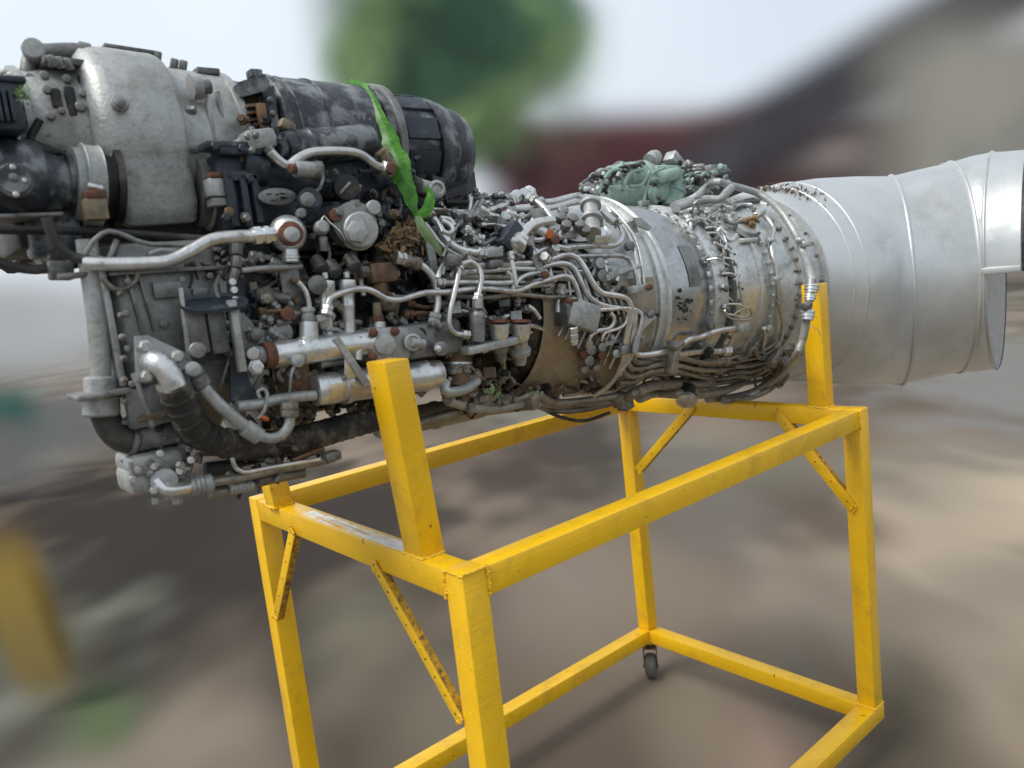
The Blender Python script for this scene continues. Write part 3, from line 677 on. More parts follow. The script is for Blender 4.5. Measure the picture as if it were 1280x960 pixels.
for (x, y, r) in ((118, 127, 13), (119, 151, 12)): boss('bell_dome', 'casegrey', (x, y), r, y=BY + .01, h=.014, prof=[(0, 1), (.4, .93), (.8, .6), (1, .2)])
for (x, y) in ((40, 104), (43, 122), (39, 138), (42, 154), (58, 178)): boss('rim_ear', 'mid', (x, y), 6, y=.50, h=.03)
# oil pipe over the bell
pipe([(112, 66, .5), (92, 63, .5), (66, 64, .5), (44, 66, .5), (37, 78, .5), (36, 96, .5), (42, 116, .5), (47, 134, .5)], 9.5, 'mid', ends=None, name='oil_pipe', n=16)
boss('pipe_elbow', 'cast', (43, 67), 13, y=.49, h=.03)
cyl('pipe_flange', 'mid', (98, 66), (112, 69), 14, y=.5)
block('bell_bracket', 'mid', (84, 82), 44, 8, .06, y=.47, rot=-.05, bevel=.002)
bolts_at('bracket_bolt', 'mid', [(66, 80), (76, 82), (87, 84)], 4.5, y=.44, h=.015, nrm=(-.3, -.3, 1))
# starter and neck at the far left
cyl('starter_body', 'black', (-60, 222), (52, 226), 50, y=.42, n=40, prof=[(0, 1), (.9, 1), (.96, .96), (1, .9)])
boss('starter_plug', 'black', (20, 226), 21, y=.318, h=.018, prof=[(0, 1), (.5, 1), (.6, .86), (1, .84)])
boss('plug_plate', 'mid', (17, 222), 5, y=.30, h=.004, nrm=(-.2, -1, 0))
bolts_at('plug_screw', 'steel', [(16, 209), (20, 243), (31, 226)], 3, y=.30, h=.006)
cyl('starter_neck', 'black', (48, 230), (92, 232), 37, y=.42, n=40, prof=[(0, 1.1), (.08, 1.12), (.12, 1), (.5, .98), (.52, .9), (.74, .9), (.78, 1.06), (1, 1.06)])
cyl('neck_ring', 'cast', (88, 230), (101, 231), 45, y=.42, n=44, prof=[(0, .9), (.1, 1), (.9, 1), (1, .94)])
cyl('clamp_band', 'cast', (99, 231), (124, 233), 50, y=.42, n=48, prof=[(0, .9), (.06, 1), (.14, 1.02), (.2, .98), (.85, .98), (.95, 1.01), (1, .93)])
cyl('drum_neck', 'dark', (122, 233), (146, 235), 43, y=.42, n=40, prof=[(0, 1), (.4, .92), (.6, .92), (.65, 1.12), (1, 1.16)])
block('band_clasp', 'khaki', (119, 262), 19, 26, .03, y=.318, bevel=.002); block('clasp_cap', 'rust', (118, 244), 18, 10, .034, y=.316, bevel=.003)
cyl('clasp_bolt', 'steel', (109, 232), (128, 236), 4, y=.318)
block('dark_ribbed_box', 'navy', (-8, 140), 36, 62, .12, y=.40, bevel=.006)
for i in range(5): block('box_rib', 'navy', (-18 + i * 8, 132), 3, 40, .02, y=.332, bevel=.001)
block('box_lid', 'navy', (-6, 110), 40, 8, .13, y=.40, bevel=.003)
block('starter_bracket', 'dark', (62, 196), 50, 20, .05, y=.46, rot=-.4); block('starter_foot', 'black', (66, 292), 44, 60, .06, y=.44, bevel=.008)
pipe([(50, 150, .42), (38, 172, .42), (44, 188, .42), (62, 198, .42), (82, 200, .42)], 5, 'dark', ends=None, name='bell_hose')
block('starter_shelf', 'mid', (10, 274), 84, 5, .10, y=.42, bevel=.002)
# pale moss on top of the ribbed box
random.seed(9); mb = MB()
for i in range(120):
    q = P(26 + random.gauss(0, 6), 118 + random.gauss(0, 5), .36 + random.uniform(-.03, .03)); a = V([random.gauss(0, 1) for _ in range(3)]).normalized() * .005; b3 = V([random.gauss(0, 1) for _ in range(3)]).normalized() * .0025
    mb.add([q - a, q + b3, q + a, q - b3], [(0, 1, 2, 3)])
tag(build(mb, 'moss_tuft', M['leafpale'], None, kind='stuff', smooth=False), 'small pale green tuft of weed on the black box left of the bolted end bell', 'weed')

# housing behind the drum
xl('rear_housing', 'cast', YA, [(-.24, .158), (-.10, .150), (-.095, .135)], 2.085)
xl('housing_band', 'cast', YA, [(-.118, .150), (-.116, .156), (-.100, .155), (-.098, .150)], 2.085)
xl('black_end_ring', 'black', YA, [(-.098, .140), (-.094, .146), (-.055, .142), (-.048, .130)], 2.082)
cyl('vent_spigot', 'cast', (238, 109), (250, 109), 15, y=.385, prof=[(0, 1), (1, 1)]); cyl('spigot_tube', 'mid', (250, 109), (262, 108), 9, y=.38, prof=[(0, 1.2), (.2, 1), (1, 1)])
cyl('spigot_bore', 'holes', (261.5, 108), (262.8, 108), 6, y=.379, prof=[(0, 1), (1, 1)])
block('housing_rib', 'cast', (262, 150), 5, 84, .02, y=.405, bevel=.003); block('housing_rib', 'mid', (277, 155), 4, 78, .02, y=.41, bevel=.003)
block('housing_cap', 'casegrey', (256, 92), 22, 8, .05, y=.5)
# black generator
GZ = 2.088; GY = .50
xl('generator_body', 'black', GY, [(-.045, .112), (-.040, .134), (-.034, .141), (-.022, .143), (-.018, .139), (.0, .139), (.20, .135), (.245, .133)], GZ)
xl('generator_band', 'leafpale' if False else 'casegrey', GY, [(.232, .137), (.234, .141), (.252, .140), (.254, .134)], GZ)
for x in (-.008, .062, .205): xl('generator_hoop', 'black', GY, [(x, .134), (x + .001, .1405), (x + .006, .1405), (x + .007, .134)], GZ)
xl('generator_rear', 'black', GY, [(.245, .120), (.28, .122), (.365, .117), (.37, .112)], GZ - .006)
xl('generator_collar', 'black', GY, [(.358, .122), (.360, .128), (.385, .126), (.39, .122), (.412, .119)], GZ - .010)
xl('generator_cap', 'black', GY, [(.404, .105), (.408, .114), (.45, .110), (.476, .100), (.490, .082), (.494, .05)], GZ - .013)
for a in (95, 132, 168, 204):
    a = D2R(a); d = V((0, math.cos(a), math.sin(a))); tt = V((0, -math.sin(a), math.cos(a))); mb = MB()
    mb.box(V((.310, GY, GZ - .006)) + d * .120, V((.045, 0, 0)), tt * .026, d * .005); EB(mb, 'vent_cover', 'navy', bevel=.003)
mb = MB(); mb.tube([P(465, 117, .52), P(490, 121, .52), P(518, 128, .52)], .006, 8); EB(mb, 'top_rod', 'bronze')
for q in ((478, 118), (505, 125)): block('rod_clip', 'bronze', q, 8, 9, .03, y=.51)
mb = MB()
for i in range(5):
    q = P(320, 132 + i * 9, .40); mb.box(q, V((.022, 0, .003)), V((0, .01, 0)), V((0, 0, .0028)))
EB(mb, 'grille_slats', 'bronze', kind='stuff')
plate('generator_hood', 'black', [(297, 104), (330, 93), (336, 102), (334, 112), (303, 120)], .05, y=.40)
plate('grille_backing', 'holes', [(304, 118), (334, 112), (342, 175), (312, 178)], .02, y=.42)
block('hood_tab', 'black', (318, 93), 12, 10, .03, y=.47); block('lead_stub', 'bronze', (328, 147), 8, 34, .016, y=.37, bevel=.003)
plate('hood_frame', 'black', [(334, 112), (342, 108), (352, 190), (344, 192)], .04, y=.375)
bolts_at('frame_bolt', 'mid', [(338, 125), (341, 142)], 3.5, y=.37)
block('terminal_tip', 'khaki', (358, 158), 15, 13, .025, y=.345, rot=-.5, bevel=.005)

# second clamp band and the dark gearbox
cyl('clamp_band', 'cast', (252, 242), (272, 243), 46, y=.44, n=44, prof=[(0, .92), (.1, 1), (.9, 1), (1, .92)])
cyl('neck_ring', 'casegrey', (240, 240), (254, 241), 44, y=.44, n=44)
block('band_clasp', 'cast', (270, 241), 16, 34, .03, y=.345, bevel=.003); block('clasp_cap', 'rust', (270, 220), 16, 6, .032, y=.344, bevel=.002); block('clasp_wire', 'holes', (270, 247), 18, 2, .032, y=.343, bevel=.0005)
block('dark_gearbox', 'navy', (292, 245), 50, 90, .16, y=.42, bevel=.012)
for (x, y_, w_, h_) in ((280, 184, 42, 9), (296, 190, 42, 12), (298, 222, 34, 12), (284, 250, 8, 70), (302, 252, 7, 66), (316, 250, 7, 60)): block('gearbox_rib', 'navy', (x, y_), w_, h_, .05, y=.345, bevel=.003)
bolts_at('gearbox_bolt', 'navy', [(268, 183), (302, 186), (312, 224), (282, 272)], 5, y=.325, h=.012)
boss('gearbox_plug', 'bronze', (286, 266), 6, y=.33, h=.012)
cyl('pump_barrel', 'navy', (300, 222), (384, 236), 40, y=.40, n=40, prof=[(0, .8), (.06, .95), (.5, 1), (.9, .98), (1, .9)])
cyl('pump_shoulder', 'navy', (300, 208), (330, 214), 22, y=.35)
block('pump_foot', 'navy', (350, 270), 110, 46, .10, y=.40, bevel=.01)
# oval maker's plate, embossed lines only
A = P(347.5, 245.5, .302); k = mpp(A); mb = MB(); ov = [A + V((math.cos(t) * 20 * k * 1.25, 0, math.sin(t) * 10.5 * k)) for t in [2 * PI * j / 28 for j in range(28)]]
mb.loft([[p + V((0, .006, 0)) for p in ov], ov]); op = EB(mb, 'oval_plate', 'mid', bevel=.001)
mb = MB(); random.seed(6)
for i in range(9):
    q = A + V((random.uniform(-.7, .7) * 20 * k, -.0008, random.uniform(-.5, .5) * 10 * k)); mb.box(q, V((random.uniform(.002, .006), 0, 0)), V((0, .001, 0)), V((0, 0, .0012)))
build(mb, 'plate_lettering', M['dark'], op, kind='stuff')
# light casting and pipe across the top
block('inlet_casting', 'cast', (322, 176), 30, 24, .05, y=.34, rot=.15, bevel=.008); block('casting_flange', 'cast', (304, 182), 16, 12, .04, y=.35, rot=-.2)
bolts_at('casting_bolt', 'mid', [(309, 171), (320, 169), (315, 188)], 3.6, y=.31)
cyl('link_arm', 'mid', (334, 184), (346, 200), 6.5, y=.315)
cyl('housing_stub', 'mid', (296, 145), (314, 147), 6, y=.42)
pipe([(338, 190), (348, 200), (360, 207), (370, 200), (384, 192), (404, 189), (440, 190), (456, 196), (470, 207), (484, 211)], 5.6, 'steel', y=.285, name='overhead_pipe', ends='end', n=14)
cyl('hydraulic_cylinder', 'black', (354, 186), (466, 176), 22, y=.335, n=40, prof=[(0, .6), (.01, .86), (.05, .92), (.11, .92), (.115, 1.02), (.14, 1.02), (.145, .95), (.24, .95), (.25, 1.02), (.3, 1.02), (.31, .96), (.9, .97), (.97, .88), (1, .6)])
boss('cylinder_end_cap', 'navy', (352, 187), 12, y=.32, h=.01, nrm=(-1, -.5, .05), prof=[(0, 1), (1, 1), (1, .6), (.5, .55)])
cyl('elbow_tube', 'khaki', (475, 188), (488, 206), 7, y=.30, prof=[(0, 1.3), (.15, 1.3), (.2, 1), (.8, 1), (.82, 1.25), (1, 1.25)]); boss('elbow_end', 'rust', (486, 212), 7, y=.285, h=.02)
cyl('solenoid', 'cast', (368, 211), (396, 213), 10.5, y=.285); boss('solenoid_end', 'rust', (367, 211), 6, y=.28, h=.012, nrm=(-1, -.4, 0)); cyl('solenoid_strap', 'mid', (392, 213), (400, 214), 12.5, y=.285)
pipe([(400, 214, .27), (404, 222, .27), (400, 235, .27), (392, 242, .27)], 2.4, 'mid', y=.27, name='lock_wire', ends=None)
boss('knurled_knob', 'navy', (386, 251), 15, y=.29, h=.024, prof=[(0, 1), (.6, 1), (.65, .8), (1, .78)]); boss('knob_face', 'mid', (384, 250), 9, y=.265, h=.006); boss('knob_lug', 'mid', (375, 268), 6, y=.28, h=.02)
boss('round_plug', 'dark', (431, 236), 16, y=.30, h=.02); block('plug_bar', 'mid', (431, 235), 16, 3, .006, y=.277, rot=.7, bevel=.001)
block('rear_gear_case', 'navy', (425, 230), 110, 70, .14, y=.42, bevel=.015)
block('gear_case_lower', 'navy', (400, 290), 120, 50, .10, y=.42, bevel=.012)
boss('cap_housing', 'mid', (437, 284), 27, y=.30, h=.05); boss('hexagon_cap', 'cast', (446, 290), 22, y=.27, h=.038, prof=[(0, 1.05), (.3, 1.08), (.35, 1), (.92, .98), (1, .9)])
A = P(446, 290, .232); mb = MB(); dn = V((-.25, -1, .05)).normalized(); mb.lathe(A, A + dn * .006, [(0, 15 * mpp(A)), (1, 14 * mpp(A))], 6, rot=.2); EB(mb, 'cap_hexagon', 'cast', bevel=.0008)
bolts_at('cap_bolt', 'mid', [(421, 266), (458, 262), (470, 268), (474, 280), (443, 256)], 5.5, y=.27, h=.02)
boss('side_plug', 'rust', (417, 271), 8, y=.275, h=.02); boss('side_boss', 'cast', (463, 262), 9, y=.27, h=.028)
boss('dome_plug', 'cast', (400, 286), 9, y=.27, h=.03, prof=[(0, 1), (.7, 1), (1, .7)]); cyl('plug_stem', 'mid', (404, 296), (405, 314), 5.5, y=.265)
pipe([(402, 275, .26), (405, 270, .26), (412, 278, .26), (424, 288, .25), (432, 300, .25)], 1.2, 'steel', y=.26, name='lock_wire', ends=None)
pipe([(330, 296), (345, 300)], 3, 'dark', y=.3, ends=None)
# banjo ball joint with rusty plug
A = P(360, 292, .285); mb = MB(); R0_ = 23 * mpp(A); d = V((-.15, -1, .0)).normalized()
mb.lathe(A - d * R0_, A + d * R0_, [(.5 - .5 * math.cos(PI * i / 14), max(.02, math.sin(PI * i / 14))) for i in range(15)], 32, scale=R0_); EB(mb, 'ball_joint', 'bright')
boss('joint_plug', 'rust', (362, 293), 15, y=.262, h=.018); boss('joint_bolt', 'cast', (364, 294), 9.5, y=.245, h=.012)
cyl('joint_sleeve', 'bright', (363, 312), (364, 328), 10, y=.28, prof=[(0, 1), (.5, 1), (.55, 1.12), (.7, 1.12), (.75, 1), (.95, 1), (1, .8)])
pipe([(105, 329, .30), (140, 330, .285), (180, 329, .285), (212, 326, .285), (240, 313, .28), (264, 300, .28), (290, 296, .28), (318, 295, .28)], 8.2, 'steel', name='main_oil_pipe', y=.3, ends=None, n=18)
cyl('pipe_union', 'bright', (315, 295), (342, 293), 12, y=.28, n=6, prof=[(0, .8), (.05, 1), (.35, 1), (.38, .8), (.5, .8), (.52, 1), (.72, 1), (.75, .8), (1, .8)])
for (a, b, r) in (((295, 304), (295, 318), 8), ((296, 320), (295, 334), 6.5), ((295, 336), (290, 352), 6)): cyl('tee_fitting', 'mid', a, b, r, y=.285, n=6)
for (x, y_) in ((290, 353), (292, 363), (293, 375)): boss('valve_bead', 'steel', (x, y_), 4.5, y=.28, h=.014)
pipe([(302, 338, .285), (330, 335, .285), (368, 333, .285)], 3.6, 'cast', name='breather_pipe', y=.285, ends=None)
# wiring and small pipes around the left end
pipe([(58, 272), (66, 296), (82, 316), (108, 325), (165, 331)], 6.5, 'rubber', y=.30, name='black_cable', ends=None)
pipe([(-20, 318), (10, 332), (44, 337), (80, 333), (112, 326)], 6, 'rubber', y=.38, name='black_cable', ends=None)
pipe([(104, 322), (118, 300), (136, 289), (160, 296), (185, 305), (240, 306), (300, 305)], 3.2, 'mid', y=.30, name='thin_pipe', ends='end')
pipe([(72, 346), (104, 343), (128, 334), (140, 316), (146, 300)], 4, 'mid', y=.32, name='thin_pipe', ends=None)
pipe([(128, 348), (142, 361), (158, 360), (170, 350), (172, 337)], 3.5, 'steeldirty', y=.30, name='thin_pipe', ends=None)
pipe([(186, 318), (200, 313), (220, 314)], 3, 'mid', y=.29, ends=None, name='thin_pipe')
block('cable_clamp', 'mid', (76, 338), 20, 24, .03, y=.35, rot=-.1, bevel=.004); block('clamp_head', 'dark', (71, 322), 14, 10, .03, y=.35)
pipe([(-10, 287), (60, 288), (130, 290), (210, 296), (280, 300)], 5.5, 'dark', y=.34, name='dark_pipe', ends=None)
# tall drain pipe at the front left
pipe([(108, 300, .33), (112, 330, .33), (118, 370, .33), (123, 410, .33), (125, 445, .33), (126, 476, .33)], 12.5, 'cast', y=.33, name='drain_pipe', ends=None, n=22)
cyl('drain_coupling', 'cast', (125, 470), (127, 496), 19, y=.33, prof=[(0, .8), (.1, 1), (.8, 1.02), (.85, .9), (1, .9)]); cyl('coupling_nut', 'cast', (126, 494), (127, 520), 22, y=.33, n=18, prof=[(0, 1.02), (.1, 1.12), (.2, .98), (.9, .98), (1, .85)])
block('coupling_clamp', 'mid', (124, 492), 46, 7, .09, y=.32, bevel=.003)
pipe([(130, 514, .34), (138, 534, .34), (152, 548, .34), (172, 552, .34)], 17, 'rubber', y=.34, name='drain_hose', ends=None, n=16)
cyl('hose_clamp', 'mid', (163, 550), (170, 551), 19, y=.34)
# flat-sided front casing with flanged left edge
FYc = .31; a = P(146, 430, FYc); b = P(292, 430, FYc); zt = P(220, 300, FYc).z; zb = P(200, 560, FYc).z
mb = MB(); xs_ = (a.x, b.x)
def cs(z, x0, x1, y0): return [V((x0, y0 + .03, z)), V((x0 + .02, y0, z)), V((x1 - .01, y0, z)), V((x1, y0 + .02, z)), V((x1, y0 + .12, z)), V((x0 + .01, y0 + .12, z))]
mb.loft([cs(zt, a.x + .01, b.x, FYc + .01), cs(zt - .1, a.x, b.x, FYc), cs(zt - .28, a.x + .002, b.x, FYc), cs(zb + .07, a.x + .02, b.x, FYc + .02), cs(zb, a.x + .05, b.x - .02, FYc + .07)]); EB(mb, 'front_casing', 'casegrey', bevel=.008)
mb = MB(); mb.box((a.x - .002, FYc + .03, (zt + zb) / 2 + .05), (.005, 0, 0), (0, .035, 0), (0, 0, (zt - zb) / 2 - .07)); EB(mb, 'edge_flange', 'cast', bevel=.002)
for i, (x, t0, t1, w_) in enumerate(((168, 340, 420, 3), (183, 345, 415, 2), (212, 352, 372, 30), (250, 360, 372, 14))): block('casing_rib', 'casegrey', (x, (t0 + t1) / 2), w_, t1 - t0, .012, y=FYc - .004, rot=.10 if w_ < 5 else 0, bevel=.002)
block('casing_pad', 'casegrey', (200, 505), 60, 50, .02, y=FYc - .002, bevel=.006); block('mud_smear', 'soil', (200, 518), 42, 8, .012, y=FYc - .01, rot=.06, bevel=.004)
for (x, y, r) in ((160, 352, 4), (158, 392, 4), (160, 436, 4), (165, 480, 4), (228, 350, 4), (205, 405, 5), (262, 345, 4), (275, 420, 5), (214, 500, 5), (236, 520, 4)): boss('casing_stud', 'mid', (x, y), r, y=FYc - .002, h=.010)
block('casing_ledge', 'mid', (215, 338), 110, 5, .02, y=FYc - .004, rot=-.02, bevel=.002); block('casing_ledge', 'cast', (178, 500), 5, 70, .02, y=FYc - .004, rot=.15, bevel=.002)
# triangular flange, elbow and braided hose
plate('flange_plate', 'cast', [(170, 421), (184, 420), (236, 444), (240, 456), (226, 462), (196, 470), (184, 478), (172, 476)], .008, y=.262)
bolts_at('flange_bolt', 'steel', [(181, 433), (221, 446), (184, 470)], 7, y=.258, h=.014, nrm=(-.2, -1, 0))
pipe([(188, 452, .27), (196, 452, .235), (206, 460, .225), (214, 474, .222), (219, 484, .222)], 15, 'bright', y=.25, name='elbow_pipe', ends=None, n=22)
random.seed(17)
hp = [(216, 478), (226, 502), (240, 530), (262, 548), (296, 556), (336, 556), (380, 548), (430, 534), (480, 520)]
hp3 = [P(a[0], a[1], .225 + .02 * i) for i, a in enumerate(hp)]
mb = MB(); mb.tube(hp3, 19 * mpp(hp3[3]), 24, wob=.07); EB(mb, 'braided_hose', 'braid')
path = smooth_path(hp3, .012); mb = MB()
for i in range(2, len(path) - 2, 2):
    mb.lathe(path[i] - (path[i + 1] - path[i]) * .3, path[i] + (path[i + 1] - path[i]) * .3, [(0, .98), (.5, 1.07), (1, .98)], 20, cap0=False, cap1=False, scale=19 * mpp(hp3[3]))
EB(mb, 'hose_wrapping', 'braid', kind='stuff')
cyl('connector_body', 'mid', (240, 462), (254, 484), 12, y=.24, prof=[(0, .8), (.05, 1), (.3, 1), (.35, .85), (.45, 1.05), (.9, 1.05), (1, .8)]); boss('connector_end', 'cast', (241, 461), 9, y=.225, h=.008)
pipe([(254, 484), (270, 502), (290, 520), (312, 538)], 8, 'cast', y=.235, name='conduit', ends=None); cyl('conduit_sleeve', 'cast', (306, 534), (324, 546), 11, y=.232)
pipe([(318, 542), (336, 548), (352, 544), (362, 530), (362, 512)], 6.5, 'cast', y=.232, name='conduit', ends='end')
boss('square_plug', 'mid', (246, 438), 10, y=.255, h=.02); 
# oval tray with legs
mb = MB(); c = P(268, 381, .25); k = mpp(c); tr = []
for s, z in ((.97, 0), (1.0, .006), (.97, .007), (.93, .001)): tr.append([c + V((math.copysign(abs(math.cos(t)) ** .55, math.cos(t)) * 42 * k * s, math.sin(t) * .035 * s, z + math.sin(t) * .014)) for t in [2 * PI * j / 40 for j in range(40)]])
mb.loft(tr, True, True); EB(mb, 'oval_tray', 'navy')
for (x, w_) in ((244, 18), (270, 16), (297, 6)): block('tray_leg', 'casegrey', (x, 414), w_, 56, .03, y=.27, bevel=.003)
block('tray_post', 'cast', (231, 405), 3, 90, .01, y=.26, rot=-.05, bevel=.001); block('tray_post', 'cast', (296, 420), 7, 90, .015, y=.24, bevel=.001)
plate('web_panel', 'navy', [(283, 300), (330, 300), (366, 400), (330, 420), (300, 392)], .01, y=.33)
plate('web_panel', 'casegrey', [(350, 338), (372, 338), (384, 405), (362, 404)], .02, y=.30)
cyl('swivel_arm', 'mid', (321, 368), (360, 374), 7.5, y=.30, prof=[(0, .6), (.05, 1.1), (.3, 1), (1, 1)]); boss('swivel_pin', 'rust', (358, 393), 8.5, y=.28, h=.018); block('swivel_tab', 'mid', (354, 403), 14, 9, .012, y=.28)
cyl('swivel_rod', 'mid', (364, 392), (392, 392), 3, y=.28)
pipe([(372, 352, .28), (382, 364, .28), (386, 380, .28), (387, 392, .28)], 3.6, 'steel', y=.28, name='thin_pipe', ends='end')
cyl('banded_fitting', 'cast', (385, 384), (386, 402), 8.5, y=.265, prof=[(0, .8), (.1, 1.05), (.3, 1.05), (.35, .85), (.55, .85), (.6, 1.05), (.9, 1.05), (1, .9)]); cyl('fitting_base', 'bright', (386, 402), (386, 426), 12, y=.265)
# standing silver tubes
for (x0, x1, yt) in ((407, 408, 346), (434, 436, 345)):
    cyl('standing_tube', 'bright', (x0, yt + 4), (x1, 424), 8.4, y=.285, prof=[(0, .8), (.02, 1.3), (.18, 1.38), (.24, 1.02), (.4, 1), (.42, 1.08), (.46, 1), (1, 1)]); boss('tube_cap', 'bright', (x0 - .5, yt + 2), 4, y=.285, h=.012, nrm=(0, 0, 1))
boss('tube_knuckle', 'mid', (395, 357), 12, y=.29, h=.02)
cyl('rusty_union', 'cast', (402, 392), (407, 410), 9, y=.255, prof=[(0, .7), (.05, 1), (.45, 1.05), (.5, .8), (1, .7)]); boss('union_bore', 'holes', (401.5, 391), 4, y=.25, h=.002, nrm=(-.2, -.5, 1))
# upper and lower actuators
cyl('upper_actuator', 'bright', (338, 444), (464, 427), 17, y=.265, n=44, prof=[(0, .8), (.01, .9), (.27, .93), (.275, 1.0), (.29, 1.05), (.33, 1.05), (.335, 1.0), (.36, .97), (.37, 1), (1, 1)])
cyl('actuator_seal', 'rust', (329, 445), (342, 443), 16.5, y=.265, n=40); cyl('actuator_nose', 'cast', (314, 443), (330, 444), 11, y=.265)
boss('nose_bolt', 'steel', (318, 441), 8, y=.255, h=.02, nrm=(-.6, -1, 0)); bolts_at('nose_bolt', 'steel', [(320, 459)], 8, y=.25, h=.016)
block('valve_block', 'cast', (479, 430), 42, 42, .07, y=.275, rot=-.1, bevel=.010); boss('block_boss', 'cast', (480, 431), 13, y=.242, h=.012)
bolts_at('block_bolt', 'rust', [(467, 416), (494, 414), (466, 446)], 5, y=.238, h=.008); cyl('block_neck', 'bright', (474, 402), (474, 412), 8, y=.27)
cyl('brass_elbow', 'khaki', (471, 378), (472, 400), 5.5, y=.27); cyl('braided_stub', 'soil', (476, 381), (496, 382), 7, y=.28); cyl('elbow_nut', 'rust', (471, 395), (472, 402), 8, y=.27, n=6)
cyl('lower_actuator', 'bright', (404, 486), (548, 467), 19.5, y=.275, n=44, prof=[(0, 1), (.10, 1.0), (.11, .92), (.14, .92), (.15, 1.12), (.19, 1.12), (.2, 1.02), (.84, 1.02), (.85, 1.08), (.88, 1.08), (.89, .96), (1, .93)])
cyl('actuator_end', 'bright', (392, 488), (406, 486), 20, y=.275, n=44, prof=[(0, .86), (.1, .97), (.2, 1), (1, 1)])
plate('diagonal_strap', 'cast', [(418, 424), (424, 422), (462, 478), (456, 482)], .005, y=.235); plate('diagonal_strap', 'bright', [(433, 446), (440, 446), (441, 466), (450, 462), (452, 466), (438, 474), (433, 468)], .005, y=.238)
cyl('actuator_web', 'bright', (448, 420), (447, 450), 6, y=.25)
plate('pitted_bracket', 'mid', [(293, 398), (304, 392), (318, 408), (346, 420), (352, 436), (330, 452), (336, 466), (312, 472), (300, 460), (294, 446), (284, 444)], .010, y=.285)
bolts_at('bracket_bolt', 'mid', [(319, 419), (299, 430)], 8, y=.278, h=.014); 
plate('spotted_plate', 'bronze', [(364, 456), (385, 452), (386, 492), (368, 498)], .006, y=.29); 
for q in ((374, 469), (373, 481)): boss('plate_hole', 'rust', q, 5, y=.288, h=.002)
plate('dark_gusset', 'navy', [(288, 446), (298, 446), (322, 500), (300, 510), (290, 500)], .012, y=.27)
boss('lever_knob', 'cast', (371, 451), 8, y=.24, h=.014); pipe([(368, 458, .24), (364, 468, .24), (362, 490, .25)], 2, 'cast', y=.24, name='lever_wire', ends=None)
pipe([(296, 508), (318, 506), (344, 500), (370, 496), (394, 494)], 7, 'cast', y=.262, name='return_pipe', ends=None); cyl('tee_nut', 'cast', (359, 505), (360, 518), 9, y=.25, n=6)
pipe([(325, 497, .25), (322, 490, .25), (328, 486, .25), (334, 492, .25), (331, 512, .25), (322, 524, .25)], 2.4, 'cast', y=.25, name='lock_wire', ends=None)
block('orange_tab', 'orange', (330, 523), 8, 6, .02, y=.25, rot=-.6); cyl('spring_clip', 'mid', (400, 456), (428, 452), 4.5, y=.27)
boss('arm_eye', 'mid', (352, 416), 13, y=.285, h=.008)
# dark bronze cross fitting above
block('cross_fitting', 'bronze', (474, 341), 30, 26, .05, y=.30, bevel=.008); cyl('cross_arm', 'mid', (450, 340), (466, 340), 8, y=.29, n=6); cyl('cross_arm', 'cast', (482, 341), (498, 342), 8, y=.29, n=6, prof=[(0, 1), (.7, 1), (.8, .7), (1, .6)])
cyl('cross_foot', 'bronze', (474, 352), (475, 368), 11, y=.30); cyl('cross_neck', 'dark', (474, 310), (475, 330), 12, y=.32)
for q in ((395, 325), (436, 322), (412, 330)): boss('low_plug', 'mid', q, 9, y=.32, h=.03, nrm=(0, -.6, -.6))
# casting right of the near upright
block('pump_casting', 'mid', (530, 424), 66, 44, .09, y=.30, rot=-.02, bevel=.014)
boss('casting_bearing', 'mid', (513, 428), 19, y=.255, h=.014); boss('bearing_ring', 'cast', (513, 428), 11, y=.242, h=.018, prof=[(0, 1), (.9, 1), (1, .75), (.8, .6)]); cyl('bearing_pin', 'cast', (514, 428), (530, 430), 6, y=.228)
boss('casting_hole', 'holes', (526, 417), 7, y=.252, h=.002); boss('casting_foot', 'mid', (548, 436), 9, y=.252, h=.02); bolts_at('casting_bolt', 'steel', [(547, 436)], 4, y=.232, h=.008); bolts_at('casting_bolt', 'mid', [(541, 405), (550, 408)], 4, y=.25, h=.008)
cyl('copper_canister', 'bronze', (571, 436), (571, 480), 18, y=.31, prof=[(0, .9), (.05, 1), (.45, 1), (.46, 1.06), (.52, 1.06), (.53, 1), (1, 1)])
cyl('canister_band', 'bright', (571, 452), (571, 455), 19.5, y=.31)
pipe([(557, 478, .27), (556, 488, .26), (566, 490, .26), (582, 486, .27), (596, 476, .29)], 6.5, 'cast', y=.27, name='hooked_pipe', ends=None, n=14)
# ------------------------------------------------------------------ pipes over the compressor
def PP(pts, r, **kw): return pipe(pts, r * (.86 if r < 6 else 1), **kw)
PP([(500, 323), (515, 326), (530, 334), (541, 346), (546, 362), (547, 380), (543, 398)], 5.6, y=.27, ends='both', n=14); 
cyl('flex_joint', 'steeldirty', (504, 325), (524, 330), 7.5, y=.27, prof=[(0, .9), (.1, 1.1), (.3, 1.1), (.35, .9), (.5, 1), (.7, 1), (.75, 1.15), (1, 1.1)])
PP([(409, 388), (412, 374), (424, 367), (440, 362), (456, 361), (468, 365), (482, 373), (498, 375), (516, 370), (532, 366), (560, 365), (585, 362), (610, 361), (645, 364), (668, 355), (688, 349), (706, 345), (716, 350), (722, 364), (726, 378)], 4.4, lift=.035, ends='start', n=12)
PP([(574, 332), (572, 348), (567, 370), (562, 392), (562, 408), (570, 417), (582, 418)], 4.0, lift=.05, ends='both')
PP([(578, 330), (588, 327), (598, 334), (602, 346), (600, 360), (597, 372)], 4.0, lift=.05, ends='end')
cyl('valve_fitting', 'cast', (597, 372), (597, 386), 7, lift=.05, n=6); cyl('valve_cylinder', 'mid', (597, 388), (596, 426), 10, lift=.045, prof=[(0, .6), (.1, .95), (.15, 1), (1, 1)])
block('valve_manifold', 'cast', (610, 432), 60, 10, .05, lift=.04, rot=.03, bevel=.003)
